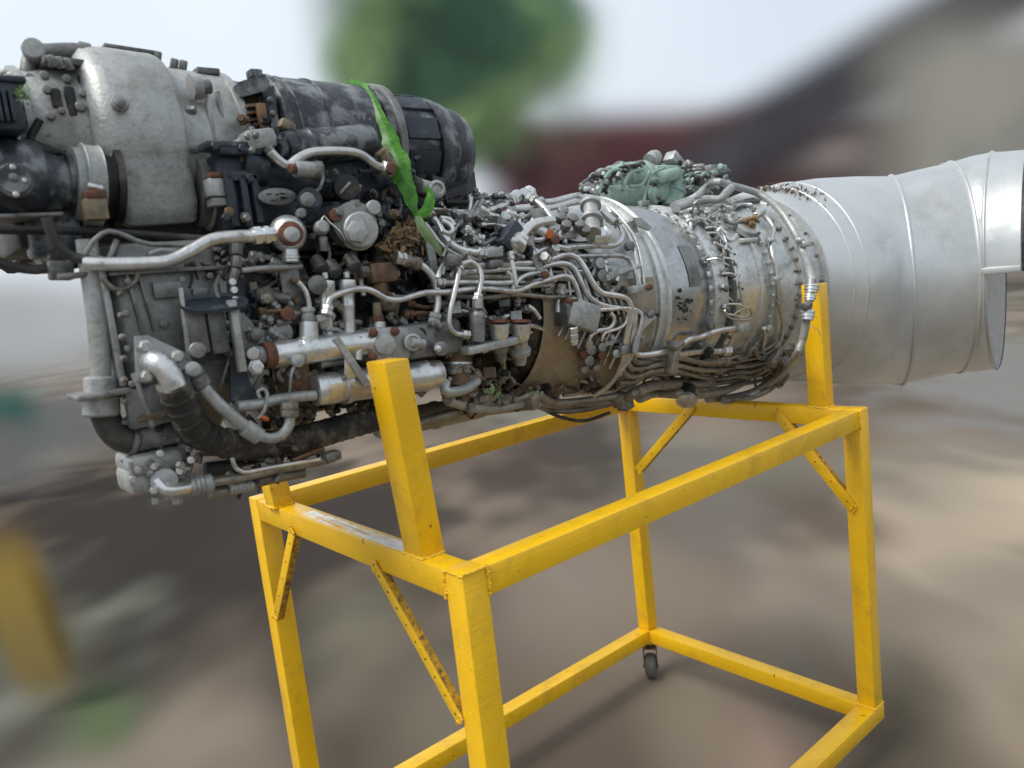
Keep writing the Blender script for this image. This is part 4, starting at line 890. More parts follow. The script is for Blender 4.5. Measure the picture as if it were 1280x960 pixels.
for (x, m) in ((624, 'rust'), (651, 'rust')):
    cyl('filter_bowl', 'bright', (x, 403), (x, 428), 12.5, lift=.045, prof=[(0, 1), (.5, .98), (.8, .85), (1, .5)]); cyl('bowl_rim', m, (x, 400), (x, 404), 13.2, lift=.045)
cyl('bowl_stem', 'mid', (625, 430), (626, 450), 10, lift=.035, prof=[(0, 1.1), (.4, 1.1), (.45, .8), (1, .7)]); cyl('bowl_stem', 'cast', (650, 426), (650, 454), 11, lift=.035, prof=[(0, .9), (.3, .9), (.35, 1.25), (.55, 1.2), (.6, .8), (1, .7)])
# top bundle
PP([(538, 263, .36), (570, 266, .38), (600, 266, .40), (622, 260, .42), (640, 251, .44)], 5.2, y=.4, ends='end', n=14)
PP([(536, 268), (548, 280), (556, 296), (568, 308), (584, 314), (602, 316)], 5.2, lift=.05, mids=(0,), n=12)
PP([(532, 280), (545, 298), (560, 312), (575, 320), (600, 323)], 4.6, lift=.035, ends=None)
PP([(552, 275), (563, 281), (566, 288), (560, 292), (553, 288)], 3.6, lift=.06, ends=None); PP([(550, 272), (562, 274), (569, 282)], 3.2, lift=.06, ends=None)
PP([(570, 308), (600, 310), (640, 313)], 3.6, lift=.03, ends=None)
PP([(610, 317), (640, 315), (676, 314), (710, 309), (745, 307), (766, 307), (776, 300), (777, 290), (771, 278)], 4.4, lift=.03, ends='end', n=12)
PP([(560, 331), (600, 331), (640, 329), (667, 328), (687, 324), (707, 318), (721, 322), (732, 337), (741, 354), (752, 366), (768, 369), (784, 374), (790, 392), (785, 415), (783, 440)], 4.4, lift=.03, ends='start', n=12)
PP([(575, 340), (610, 338), (640, 336), (668, 336), (687, 331), (706, 329), (718, 336), (727, 354), (734, 368), (746, 378), (760, 383), (780, 386), (792, 396), (793, 418), (789, 442)], 4.0, lift=.027, ends='start', n=12)
PP([(560, 347), (600, 346), (640, 347), (660, 346)], 4.2, lift=.02, ends='both', mat='steeldirty')
PP([(550, 353), (590, 353), (625, 354), (640, 352), (638, 344), (632, 340)], 4.4, lift=.025, ends='start')
PP([(640, 362), (648, 350), (658, 344), (673, 341)], 3.8, lift=.03, ends=None)
PP([(536, 346), (560, 352), (590, 358)], 3.4, lift=.02, ends=None, mat='steeldirty')
PP([(628, 323), (690, 322), (730, 320), (777, 320), (788, 327), (794, 340), (797, 356)], 3.6, lift=.02, ends='start')
for dx, dl in ((0, .018), (6, .016)):
    PP([(759 + dx, 260), (775 + dx, 278), (788 + dx, 298), (794 + dx, 318), (797 + dx, 338), (799 + dx, 356)], 2.6, lift=dl, ends=None)
PP([(649, 303), (654, 292), (664, 282), (676, 278), (691, 276)], 6.2, lift=.07, ends='start', n=14); PP([(665, 248), (676, 256), (685, 266), (692, 276)], 5, lift=.06, ends='start', n=12)
cyl('hose_end', 'mid', (650, 302), (643, 322), 7.5, lift=.055, n=8, prof=[(0, .9), (.1, 1.1), (.3, 1.1), (.35, .9), (.6, .9), (.65, 1.05), (1, 1)])
PP([(674, 253), (690, 252), (706, 248), (720, 245), (734, 248), (750, 252)], 4.4, lift=.03, ends='start', n=12); PP([(680, 262), (700, 258), (716, 254), (734, 252)], 4.0, lift=.03, ends=None)
plate('pipe_strap', 'cast', [(656, 298), (664, 298), (682, 342), (675, 345)], .006, y=S(668, 320, .045).y); boss('strap_bolt', 'rust', (660, 298), 6, lift=.05, h=.01); boss('strap_bolt', 'rust', (680, 344), 5, lift=.045, h=.01)
block('pipe_clip', 'cast', (614, 316), 24, 12, .02, lift=.05, bevel=.004); block('pipe_clip', 'mid', (618, 330), 16, 10, .02, lift=.045); block('pipe_clip', 'mid', (566, 326), 14, 14, .03, lift=.05)
cyl('rusty_cylinder', 'rust', (609, 274), (643, 271), 12, y=.42, prof=[(0, .9), (.08, 1), (.12, .96), (.95, .96), (1, .8)]); cyl('cylinder_neck', 'mid', (596, 275), (610, 274), 9, y=.42)
cyl('cone_flange', 'cast', (580, 270), (584, 293), 9, y=.40, prof=[(0, .85), (.6, .9), (.9, 1.3), (1, 1.35)]); cyl('cone_pipe', 'steel', (584, 293), (592, 308), 6, y=.40)
block('black_box', 'navy', (634, 296), 28, 20, .05, lift=.05, rot=.7, bevel=.002)
for (a, b, r) in (((640, 250), (648, 243), 8), ((650, 246), (658, 241), 8), ((661, 242), (664, 237), 8), ((665, 250), (672, 254), 7)): cyl('cap_nut', 'bright', a, b, r, y=.45, n=6)
for q in ((700, 276), (714, 278), (706, 286), (722, 285), (730, 292), (702, 268)): boss('sensor_plug', 'mid', q, 6.5, lift=.055, h=.022, nrm=(-.3, -.8, .6))
for q in ((683, 294), (690, 300)): boss('orange_cap', 'orange' if q[0] == 683 else 'rust', q, 6, lift=.05, h=.02)
cyl('sensor_barrel', 'bright', (672, 286), (682, 292), 7, lift=.055); PP([(706, 304), (706, 296), (714, 292), (722, 292)], 4, lift=.04, ends=None); PP([(700, 298), (701, 290), (707, 288)], 3.4, lift=.05, ends=None)
cyl('bleed_valve', 'cast', (738, 254), (741, 292), 10, lift=.06, prof=[(0, 1.3), (.12, 1.35), (.14, .95), (.5, .95), (.52, 1.45), (.62, 1.45), (.64, 1), (1, 1.05)])
cyl('valve_elbow', 'bright', (738, 296), (758, 294), 12, lift=.04, prof=[(0, .7), (.1, 1), (.6, 1), (.65, 1.15), (.8, 1.15), (1, .9)]); cyl('valve_link', 'steel', (752, 264), (768, 278), 5.5, lift=.05); cyl('link_ferrule', 'mid', (760, 270), (770, 276), 7.5, lift=.04)
block('flange_bracket', 'cast', (798, 361), 22, 9, .03, lift=.035, bevel=.002); boss('bracket_pin', 'rust', (811, 359), 4, lift=.05, h=.008)
plate('lug_plate', 'cast', [(793, 272), (802, 273), (814, 284), (812, 288), (797, 282)], .006, y=S(803, 280, .03).y); plate('lug_plate', 'cast', [(786, 278), (792, 276), (798, 290), (790, 290)], .006, y=S(790, 283, .02).y)
# side electronics box and fuel fittings on the mud-stained cover
block('igniter_box', 'cast', (724, 394), 38, 34, .05, lift=.02, rot=-.35, bevel=.004); block('box_side', 'mid', (706, 392), 12, 30, .05, lift=.015, bevel=.003); block('box_rust', 'rust', (712, 376), 14, 5, .03, lift=.03)
cyl('ribbed_plug', 'bright', (716, 408), (717, 430), 6.2, lift=.045, prof=[(0, .8), (.05, 1), (.3, 1), (.33, .85), (.4, .85), (.43, 1), (.65, 1), (.68, .85), (.73, .85), (.76, 1), (1, .9)])
for (q, r, m) in (((734, 437), 7, 'mid'), ((732, 451), 7, 'mid'), ((748, 434), 6, 'mid'), ((748, 444), 6, 'rust'), ((725, 443), 5, 'rust'), ((741, 452), 5, 'dark'), ((726, 462), 5, 'steeldirty'), ((741, 460), 5, 'steeldirty'), ((768, 442), 5, 'cast')): boss('fuel_fitting', m, q, r, lift=.012, h=.022)
PP([(736, 430), (738, 420), (748, 413), (760, 411), (767, 404), (767, 396), (762, 391)], 3.4, lift=.03, ends='start'); PP([(752, 426), (756, 416), (772, 411), (782, 404), (784, 394)], 2.6, lift=.03, ends=None)
PP([(724, 476), (734, 478), (733, 484), (720, 492), (704, 494)], 2.8, lift=.012, ends=None, mat='steeldirty'); PP([(738, 470), (740, 475), (752, 477)], 2.8, lift=.012, ends=None, mat='steeldirty')
PP([(660, 382), (668, 388), (675, 398)], 3, lift=.02, ends=None); PP([(735, 390), (752, 387), (768, 386), (782, 385), (796, 388), (803, 394)], 3.2, lift=.03, ends=None)
for (a, r, m) in (((746, 330), 7, 'cast'), ((750, 346), 8, 'mid'), ((744, 366), 6, 'cast'), ((784, 308), 6, 'mid'), ((764, 340), 5, 'cast'), ((756, 394), 4.5, 'dark')): boss('case_fitting', m, a, r, lift=.008, h=.02)
PP([(770, 352), (772, 342), (784, 337)], 4.5, lift=.012, ends=None, mat='bright')
plate('web_gusset', 'cast', [(811, 391), (820, 396), (803, 412), (796, 440), (792, 440), (797, 408)], .004, y=S(806, 410, .03).y); boss('gusset_bolt', 'mid', (812, 393), 5, lift=.04, h=.01)
# vertical trio dropping to the lower bundle
PP([(786, 388), (785, 405), (781, 428), (779, 448), (771, 468), (757, 485), (742, 494)], 4.4, lift=.028, ends=None)
PP([(794, 386), (793, 405), (788, 430), (782, 452), (774, 468)], 4.2, lift=.028, ends=None); PP([(803, 394), (800, 412), (793, 430), (789, 446), (776, 464)], 3.0, lift=.036, ends=None)
block('triple_clamp', 'mid', (784, 436), 26, 12, .03, lift=.03, bevel=.003); boss('clamp_ball', 'cast', (768, 442), 5, lift=.03, h=.012)
# lower fan of pipes
low = [([(788, 430), (792, 440), (800, 444), (827, 441), (845, 437), (860, 425), (876, 421), (899, 413), (922, 410)], 4.4, 'steel'),
       ([(846, 443), (874, 440), (908, 438)], 4.6, 'steel'),
       ([(790, 446), (797, 453), (811, 452), (839, 447), (858, 449), (877, 453), (908, 452)], 4.4, 'steeldirty'),
       ([(785, 452), (789, 460), (805, 460), (827, 455), (850, 457), (874, 462), (899, 463)], 4.2, 'steeldirty'),
       ([(777, 460), (784, 469), (799, 470), (819, 463), (842, 462), (861, 467), (880, 472), (892, 472)], 4.0, 'steeldirty'),
       ([(772, 478), (794, 477), (805, 469), (820, 463)], 4.0, 'steeldirty'),
       ([(911, 466), (925, 464), (940, 464), (957, 456)], 3.6, 'steeldirty'), ([(917, 458), (935, 457), (955, 452)], 3.6, 'steeldirty'),
       ([(922, 450), (932, 446), (942, 434), (948, 446), (960, 448)], 3.8, 'steeldirty'), ([(924, 472), (940, 470), (958, 462)], 3.4, 'steeldirty')]
for pts, r, m in low: PP(pts, r, lift=.03, mat=m, ends='end' if r > 4.1 else None)
PP([(974, 380), (978, 398), (978, 412), (975, 426), (971, 430)], 3.2, lift=.02, ends='end'); PP([(948, 267), (959, 273), (967, 286), (964, 304), (966, 320), (970, 335), (973, 355), (974, 380)], 3.4, lift=.02, ends='start')
for q in ((972, 348), (964, 300)): block('tube_clip', 'steel', q, 12, 5, .012, lift=.025, bevel=.001)
PP([(955, 410), (956, 422), (953, 440), (960, 444)], 3.2, lift=.02, ends=None); boss('knob', 'cast', (960, 411), 5, lift=.02, h=.012)
block('fan_clamp', 'steeldirty', (841, 447), 9, 42, .03, lift=.045, rot=-.38, bevel=.004); block('fan_clamp_head', 'steeldirty', (846, 432), 14, 7, .03, lift=.045, rot=.3, bevel=.003)
block('fan_clamp', 'steeldirty', (968, 446), 8, 30, .03, lift=.04, rot=-.9, bevel=.004); block('tube_clamp', 'cast', (928, 409), 14, 10, .03, lift=.04, bevel=.003)
# heavy lower hoses
for pts, r in (([(770, 503), (780, 499), (797, 489), (819, 481), (850, 480), (882, 480), (900, 476), (925, 474)], 6.5), ([(800, 497), (819, 491), (849, 492), (870, 488)], 6.5), ([(868, 494), (900, 490), (925, 480), (935, 472), (925, 469), (900, 472)], 5.5),
               ([(885, 499), (910, 497), (940, 490), (962, 476), (974, 462), (978, 452)], 5), ([(905, 501), (935, 497), (960, 487), (980, 468), (986, 452)], 5), ([(966, 446), (976, 450), (980, 462), (972, 478)], 4.5), ([(640, 500), (670, 493), (687, 501), (702, 503), (734, 500), (776, 494)], 5), ([(640, 506), (667, 500), (687, 506), (718, 507), (773, 501)], 5.2), ([(645, 511), (665, 504), (687, 512), (718, 513), (765, 504), (790, 496)], 5)):
    PP(pts, r, lift=.028, mat='steeldirty', name='lower_hose', ends=None, n=12)
PP([(680, 512), (700, 521), (730, 526), (762, 516)], 2.6, lift=.03, mat='rubber', name='sagging_wire', ends=None); PP([(560, 500), (600, 510), (640, 506), (662, 500)], 6.5, lift=.03, mat='cast', name='lower_hose', ends=None); PP([(498, 536), (540, 524), (580, 512), (620, 500), (640, 498)], 7, lift=.02, mat='steeldirty', name='lower_hose', ends=None)
cyl('drain_neck', 'dark', (857, 484), (858, 498), 12, lift=.02); cyl('drain_cap', 'steel', (858, 497), (858, 504), 13, lift=.02, n=20, prof=[(0, .8), (.2, 1), (.7, 1), (1, .7)])
for q in ((664, 502), (776, 500), (884, 478), (781, 503)): block('hose_clamp', 'steeldirty', q, 12, 18, .04, lift=.04, rot=.2, bevel=.003)
# pale hose over the hot section, passing in front of the upright
hz = [S(842, 257, .02), S(860, 251, .03), S(872, 244, .05), S(884, 233, .07), S(896, 227, .09), S(910, 231, .08), S(930, 236, .05), S(952, 244, .03), S(975, 263, .03), S(994, 292, .03), S(1005, 318, .035), P(1012, 340, .12), P(1015, 352, .095)]
mb = MB(); mb.tube(hz, .0125, 14); EB(mb, 'ignition_cable', 'cast')
mb = MB(); mb.tube([P(1014, 350, .088), P(1012, 370, .085), P(1010, 392, .088), P(1008, 404, .095)], .011, 12); EB(mb, 'cable_joint', 'cast')
for (a, b, r) in (((1015, 356), (1014, 366), 8.5), ((1013, 368), (1012, 376), 7), ((1010, 388), (1009, 400), 8.5)): cyl('ribbed_collar', 'bright', a, b, r, y=.085, n=14, prof=[(0, .9), (.1, 1.05), (.25, 1.05), (.3, .9), (.45, .9), (.5, 1.05), (.65, 1.05), (.7, .9), (1, .9)])
cyl('joint_spur', 'mid', (1011, 380), (1005, 384), 5, y=.08)
mb = MB(); mb.tube([P(1008, 402, .095), P(1003, 425, .11), P(994, 446, .14), S(978, 466, .05), S(958, 482, .03), S(935, 494, .02), S(918, 499, .02)], .0125, 14); EB(mb, 'ignition_cable', 'cast')
mb = MB(); mb.tube([P(1015, 408, .1), P(1022, 412, .1), P(1026, 420, .1)], .0012, 6); EB(mb, 'lock_wire', 'steel')
mb = MB(); mb.tube([S(845, 260, .02), S(868, 252, .03), S(884, 249, .04), S(900, 249, .05), S(908, 241, .07), S(914, 235, .08)], .014, 14); EB(mb, 'ignition_cable', 'cast')
mb = MB(); mb.tube([S(866, 262, .02), S(868, 254, .06), S(874, 250, .06), S(873, 262, .02)], .003, 8); EB(mb, 'cable_tie', 'steel')
block('cable_clip', 'steel', (1007, 305), 14, 8, .02, lift=.04); block('cable_clip', 'steel', (1000, 300), 8, 6, .02, lift=.04)
# igniter nest: lump of mud-dauber clay
random.seed(2); A = S(938, 277, .03); mb = MB()
for i in range(40):
    q = A + V([random.gauss(0, .009) for _ in range(3)]); r = random.uniform(.004, .010); d = V([random.gauss(0, 1) for _ in range(3)]).normalized() * r
    mb.lathe(q - d, q + d, [(0, .3), (.3, .95), (.7, .95), (1, .3)], 7, scale=r)
o = build(mb, 'clay_nest', M['drygrass'], None); tag(o, 'brown clay insect nest stuck on top of the rear turbine casing', 'nest'); 
boss('igniter_base', 'cast', (930, 291), 13, lift=0.0, h=.02, nrm=(0, -.6, .8)); block('igniter_pad', 'hot', (936, 300), 26, 6, .02, lift=.003)
cyl('igniter_tip', 'steel', (944, 270), (954, 262), 4, lift=.03)
# thin looping wires by the vane ring
random.seed(13)
for c in ([(882, 285), (892, 284), (903, 293), (908, 305), (905, 312)], [(885, 291), (897, 292), (905, 302), (915, 312), (912, 316)], [(893, 303), (904, 309), (914, 315)], [(905, 322), (916, 325), (923, 335), (922, 346), (917, 350)], [(903, 342), (914, 342), (922, 347)],
          [(910, 380), (925, 381), (933, 388), (931, 396), (918, 394), (908, 392)], [(906, 388), (912, 397), (925, 400), (938, 398), (939, 388), (932, 384), (918, 392)], [(884, 325), (896, 323), (905, 326)], [(868, 272), (882, 274), (890, 278)], [(924, 352), (926, 368), (930, 384)], [(918, 402), (916, 420), (910, 434)]):
    PP(c, 1.7, lift=.022, name='looped_wire', ends=None, n=7)
for q in ((888, 274), (896, 298), (903, 320), (907, 340), (906, 360), (908, 385)): block('wire_terminal', 'mid', q, 9, 6, .012, lift=.015, rot=random.uniform(-1, 1), bevel=.001)
block('band_buckle', 'mid', (881, 325), 12, 8, .016, lift=.012, rot=.2, bevel=.002); block('band_buckle', 'mid', (889, 410), 8, 12, .016, lift=.012, bevel=.002); block('band_buckle', 'mid', (805, 256), 12, 10, .016, lift=.012, bevel=.002)
# ------------------------------------------------------------------ mint green gear unit on the far shoulder
GY2 = .78
cyl('green_pump', 'mint', (762, 228), (812, 222), 20, y=GY2, n=36, prof=[(0, .9), (.05, 1), (.3, 1), (.32, 1.1), (.4, 1.1), (.42, 1), (.75, 1), (.77, 1.12), (.84, 1.12), (.86, 1), (1, .9)])
cyl('green_reservoir', 'mint', (752, 246), (815, 245), 14, y=GY2 - .05, n=32); boss('reservoir_cap', 'mint', (814, 245), 10, y=GY2 - .09, h=.02, nrm=(.3, -1, 0))
block('green_gearcase', 'mint', (822, 232), 40, 44, .14, y=GY2, bevel=.02); cyl('green_spout', 'mint', (846, 226), (838, 260), 13, y=GY2 - .06, n=32, prof=[(0, .9), (.2, 1), (.35, 1), (.38, 1.15), (.44, 1.15), (.46, 1), (1, 1)])
cyl('green_tube', 'mint', (826, 222), (846, 217), 8, y=GY2 - .08); cyl('white_cap', 'cast', (812, 202), (822, 194), 10, y=GY2, n=28, prof=[(0, 1), (.6, 1), (.9, .8), (1, .5)])
block('mount_block', 'cast', (843, 202), 18, 14, .05, y=GY2, rot=-.7, bevel=.004); boss('block_hole', 'holes', (850, 204), 3.5, y=GY2 - .028, h=.003)
for pts, r, m in (([(748, 244), (754, 226), (764, 214), (776, 212)], 3, 'mint'), ([(778, 238), (784, 222), (792, 214), (804, 212)], 3, 'mint'), ([(786, 233), (800, 232), (806, 226), (812, 214)], 2.6, 'mint'), ([(756, 240), (764, 222), (776, 210), (800, 206)], 2.6, 'dark'), ([(805, 252), (808, 236), (814, 218), (830, 210)], 2.4, 'mint')): PP(pts, r, y=GY2 - .11, mat=m, ends=None)
random.seed(77)
def inp(x, y, poly):
    c = False
    for i in range(len(poly)):
        (x0, y0), (x1, y1) = poly[i], poly[(i + 1) % len(poly)]
        if (y0 > y) != (y1 > y) and x < (x1 - x0) * (y - y0) / (y1 - y0) + x0: c = not c
    return c
for poly, cnt in (([(716, 244), (738, 220), (762, 203), (800, 199), (800, 214), (770, 226), (752, 250)], 75), ([(856, 202), (905, 206), (914, 230), (880, 246), (862, 240)], 55), ([(795, 200), (860, 204), (850, 250), (800, 240)], 18)):
    k = 0
    while k < cnt:
        x = random.uniform(714, 916); y_ = random.uniform(198, 252)
        if not inp(x, y_, poly): continue
        k += 1; a = random.uniform(0, PI); l = random.uniform(6, 20); yy = GY2 + random.uniform(-.12, .04); m = random.choice(['dark', 'mid', 'steel', 'mid', 'mint', 'cast'])
        if k % 5 < 3: pipe([(x - l * .5 * math.cos(a), y_ + 3), (x, y_), (x + l * .5 * math.cos(a), y_ + 5)], random.uniform(1.2, 2.8), y=yy, mat=m, ends=None, n=7, name='small_tube')
        else: cyl('small_fitting', m, (x, y_), (x + 6 * math.cos(a), y_ + 6 * math.sin(a)), random.uniform(2.5, 5.5), y=yy, n=8)
cyl('corrugated_sleeve', 'cast', (872, 206), (874, 240), 9, y=GY2 - .02, prof=[(i / 16, 1 if i % 2 else .82) for i in range(17)])
block('grey_box', 'mid', (893, 214), 26, 14, .05, y=GY2, bevel=.002); block('unit_mount', 'dark', (800, 258), 150, 26, .16, y=GY2 + .04, bevel=.01)
# ------------------------------------------------------------------ underside at the front: oil pumps and low pipes
PY = .36
block('oil_pump', 'cast', (186, 574), 46, 26, .12, y=PY, bevel=.012); block('oil_pump', 'cast', (178, 596), 34, 30, .10, y=PY, bevel=.010); boss('pump_cover', 'cast', (205, 600), 16, y=PY - .05, h=.02); cyl('pump_barrel', 'mid', (226, 556), (228, 580), 10, y=PY - .02)
for q in ((166, 598), (172, 586), (192, 582), (208, 606), (192, 612), (224, 588), (238, 574), (200, 566)): boss('pump_bolt', 'steel', q, 4.5, y=PY - .06, h=.012)
for q in ((196, 622), (222, 622), (212, 616)): cyl('drain_plug', 'cast', q, (q[0], q[1] + 8), 6, y=PY - .03, n=6)
pipe([(196, 600, PY - .06), (206, 612, PY - .07), (222, 612, PY - .07), (240, 608, PY - .06)], 7, 'bright', y=PY, name='pump_elbow', ends=None, n=16)
cyl('bellows_union', 'cast', (238, 608), (266, 603), 11, y=PY - .06, n=20, prof=[(0, .8), (.1, 1.05), (.2, .9), (.3, 1.1), (.4, .9), (.5, 1.1), (.6, .9), (.75, 1.05), (.9, 1.05), (1, .8)])
pipe([(264, 603), (300, 597), (350, 586), (402, 577), (418, 572)], 5.5, 'steeldirty', y=PY - .06, name='scavenge_pipe', ends=None, n=12); block('pipe_bracket', 'mid', (414, 570), 16, 12, .03, y=PY - .06)
pipe([(262, 616), (290, 612), (330, 600), (380, 590)], 7.5, 'steeldirty', y=PY - .03, name='scavenge_pipe', ends=None, n=12); cyl('ribbed_union', 'cast', (286, 610), (316, 606), 9, y=PY - .04, prof=[(i / 12, 1 if i % 2 else .86) for i in range(13)])
pipe([(290, 566), (292, 580), (304, 590), (340, 584), (400, 574)], 3, 'steel', y=PY - .07, name='thin_pipe', ends=None); block('brown_tag', 'bronze', (384, 568), 34, 7, .02, y=PY - .05, rot=.12); cyl('dark_sleeve', 'rubber', (256, 588), (300, 582), 10, y=PY)
block('sump_casting', 'casegrey', (190, 540), 70, 30, .16, y=PY + .04, bevel=.015)
for i in range(7): bolts_at('edge_bolt', 'steeldirty', [(150 + i * 1.2, 340 + i * 27)], 3.6, lift=.012, h=.006, nrm=(-1, -.5, 0))
pipe([(300, 578), (340, 570), (372, 562)], 6, 'dark', y=.36, ends=None, name='dark_pipe'); 
# ------------------------------------------------------------------ small fittings that fill the depths
random.seed(40)
def inpoly(x, y, poly):
    c = False; n = len(poly)
    for i in range(n):
        (x0, y0), (x1, y1) = poly[i], poly[(i + 1) % n]
        if (y0 > y) != (y1 > y) and x < (x1 - x0) * (y - y0) / (y1 - y0) + x0: c = not c
    return c
def clutter(poly, count, lifts, mats, tub=.5, rr=(2.5, 7), name='small_fittings'):
    xs = [p[0] for p in poly]; ys = [p[1] for p in poly]; acc = {m: MB() for m in mats}; k = 0
    while k < count:
        x = random.uniform(min(xs), max(xs)); y = random.uniform(min(ys), max(ys))
        if not inpoly(x, y, poly): continue
        lf = random.uniform(*lifts); k += 1
        if not S_ok(x, y, lf): continue
        if y > 470 and not S_ok(x, y + 14, lf): continue
        m = random.choice(mats); q = S(x, y, lf); u = mpp(q); mb = acc[m]
        if random.random() < tub:
            a = random.choice([0, 0, PI / 2, random.uniform(0, PI)]) + random.gauss(0, .15); l = random.uniform(14, 46) * (.5 if y > 455 else 1); a = a * (.15 if y > 470 else 1); bend = random.uniform(-9, 9)
            p3 = [S(x, y, lf), S(x + l * .5 * math.cos(a) + bend * math.sin(a), y + l * .5 * math.sin(a) + bend * math.cos(a), lf), S(x + l * math.cos(a), y + l * math.sin(a), lf)]
            if max((p3[0] - p3[1]).length, (p3[1] - p3[2]).length) > .3: continue
            r = random.uniform(1.6, 3.8) * u; mb.tube(p3, r, 8); nut(mb, p3[0], p3[1] - p3[0], r * 1.8, r * 4)
        else:
            r = random.uniform(*rr) * u; d = V((random.gauss(-.2, .5), random.gauss(-.6, .5), random.gauss(.1, .6))).normalized(); h = r * random.uniform(1.2, 3)
            if random.random() < .65: mb.lathe(q - d * h * .5, q + d * h * .5, [(0, .9), (.05, 1), (.4, 1), (.45, .75), (.6, .75), (.62, .95), (.95, .95), (1, .8)], random.choice([6, 6, 14]), scale=r)
            else:
                s = d.cross(V((0, 0, 1))).normalized(); mb.box(q, d * h * .4, s * r, d.cross(s) * r * random.uniform(.5, 1.3))
    for m, mb in acc.items():
        if mb.v: EB(mb, name, m, kind='stuff')
clutter([(280, 300), (560, 300), (560, 520), (420, 540), (290, 500)], 330, (-.075, -.01), ['dark', 'dark', 'mid', 'navy', 'steeldirty'])
clutter([(300, 310), (560, 330), (560, 470), (330, 480)], 70, (-.02, .0), ['mid', 'steeldirty', 'bronze', 'cast'], .55)
clutter([(540, 280), (690, 280), (700, 345), (660, 385), (645, 470), (560, 495)], 260, (-.04, .008), ['dark', 'dark', 'mid', 'steeldirty', 'mid', 'steel'])
clutter([(560, 262), (680, 262), (700, 300), (690, 330), (560, 320)], 110, (.0, .06), ['mid', 'steel', 'steel', 'dark', 'cast'])
clutter([(545, 455), (645, 470), (650, 512), (560, 520)], 90, (-.01, .04), ['steeldirty', 'soil', 'dark', 'mid'])
clutter([(700, 320), (780, 320), (790, 440), (700, 440)], 60, (.0, .018), ['mid', 'steel', 'dark', 'cast'], .4, (2, 5))
clutter([(790, 440), (990, 440), (980, 495), (800, 500)], 120, (-.02, .02), ['steeldirty', 'dark', 'steeldirty', 'soil'])
clutter([(300, 500), (480, 500), (470, 560), (300, 580)], 60, (-.05, .0), ['dark', 'steeldirty', 'soil'])
clutter([(150, 300), (300, 300), (300, 345), (150, 345)], 30, (-.03, .0), ['dark', 'mid'])
clutter([(860, 235), (950, 250), (900, 300), (850, 270)], 30, (.0, .02), ['mid', 'cast', 'steel'], .4, (2, 4))
clutter([(655, 484), (790, 478), (790, 505), (655, 508)], 40, (-.01, .02), ['soil', 'dark'])
# flank cluster of the black gearbox above
def clutter_y(poly, count, yr, mats, rr=(3, 7), tub=.4):
    xs = [p[0] for p in poly]; ys = [p[1] for p in poly]; acc = {m: MB() for m in mats}
    for _ in range(count):
        x = random.uniform(min(xs), max(xs)); y = random.uniform(min(ys), max(ys))
        if not inpoly(x, y, poly): continue
        yy = random.uniform(*yr); m = random.choice(mats); q = P(x, y, yy); u = mpp(q); mb = acc[m]
        if random.random() < tub:
            a = random.choice([0, PI / 2, random.uniform(0, PI)]); l = random.uniform(12, 34); p3 = [q, P(x + l * .5 * math.cos(a) + random.uniform(-6, 6), y + l * .5 * math.sin(a), yy), P(x + l * math.cos(a), y + l * math.sin(a), yy)]
            mb.tube(p3, random.uniform(1.8, 4) * u, 8)
        else:
            r = random.uniform(*rr) * u; d = V((random.gauss(-.2, .4), random.gauss(-.8, .4), random.gauss(.1, .4))).normalized(); mb.lathe(q, q + d * r * 2, [(0, 1), (.5, 1), (.55, .75), (.9, .75), (1, .6)], random.choice([6, 14]), scale=r)
    for m, mb in acc.items():
        if mb.v: EB(mb, 'small_fittings', m, kind='stuff')
clutter_y([(380, 215), (520, 195), (530, 310), (300, 310), (300, 270), (380, 262)], 130, (.31, .36), ['navy', 'navy', 'dark', 'mid'])
clutter_y([(480, 220), (545, 225), (560, 320), (480, 330)], 60, (.31, .42), ['dark', 'mid', 'soil'])
clutter_y([(300, 150), (350, 150), (350, 200), (300, 200)], 22, (.35, .40), ['mid', 'dark', 'bronze'])
clutter_y([(545, 240), (640, 240), (640, 275), (545, 275)], 90, (.42, .60), ['mid', 'cast', 'steel', 'dark'], (2, 5))
clutter_y([(155, 560), (250, 560), (240, 625), (170, 612)], 50, (.29, .36), ['cast', 'mid', 'steeldirty'], (3, 6))
clutter_y([(30, 170), (60, 180), (90, 215), (40, 210)], 14, (.38, .45), ['dark', 'mid'])
# deck under the gearbox that ties it to the core
block('gearbox_deck', 'dark', (330, 270), 420, 60, .24, y=.56, bevel=.01); block('gearbox_deck', 'dark', (480, 250), 170, 60, .2, y=.58, bevel=.01)
cyl('accessory_case', 'dark', (535, 230), (550, 234), 12, y=.36); cyl('silver_spigot', 'cast', (524, 232), (538, 236), 9, y=.335); boss('spigot_ring', 'cast', (543, 238), 11, y=.325, h=.02, prof=[(0, 1), (.9, 1), (1, .7), (.7, .5)])
PP([(545, 262, .40), (548, 252, .40), (575, 243, .44), (590, 240, .46)], 2, y=.4, mat='dark', ends=None, name='thin_pipe')
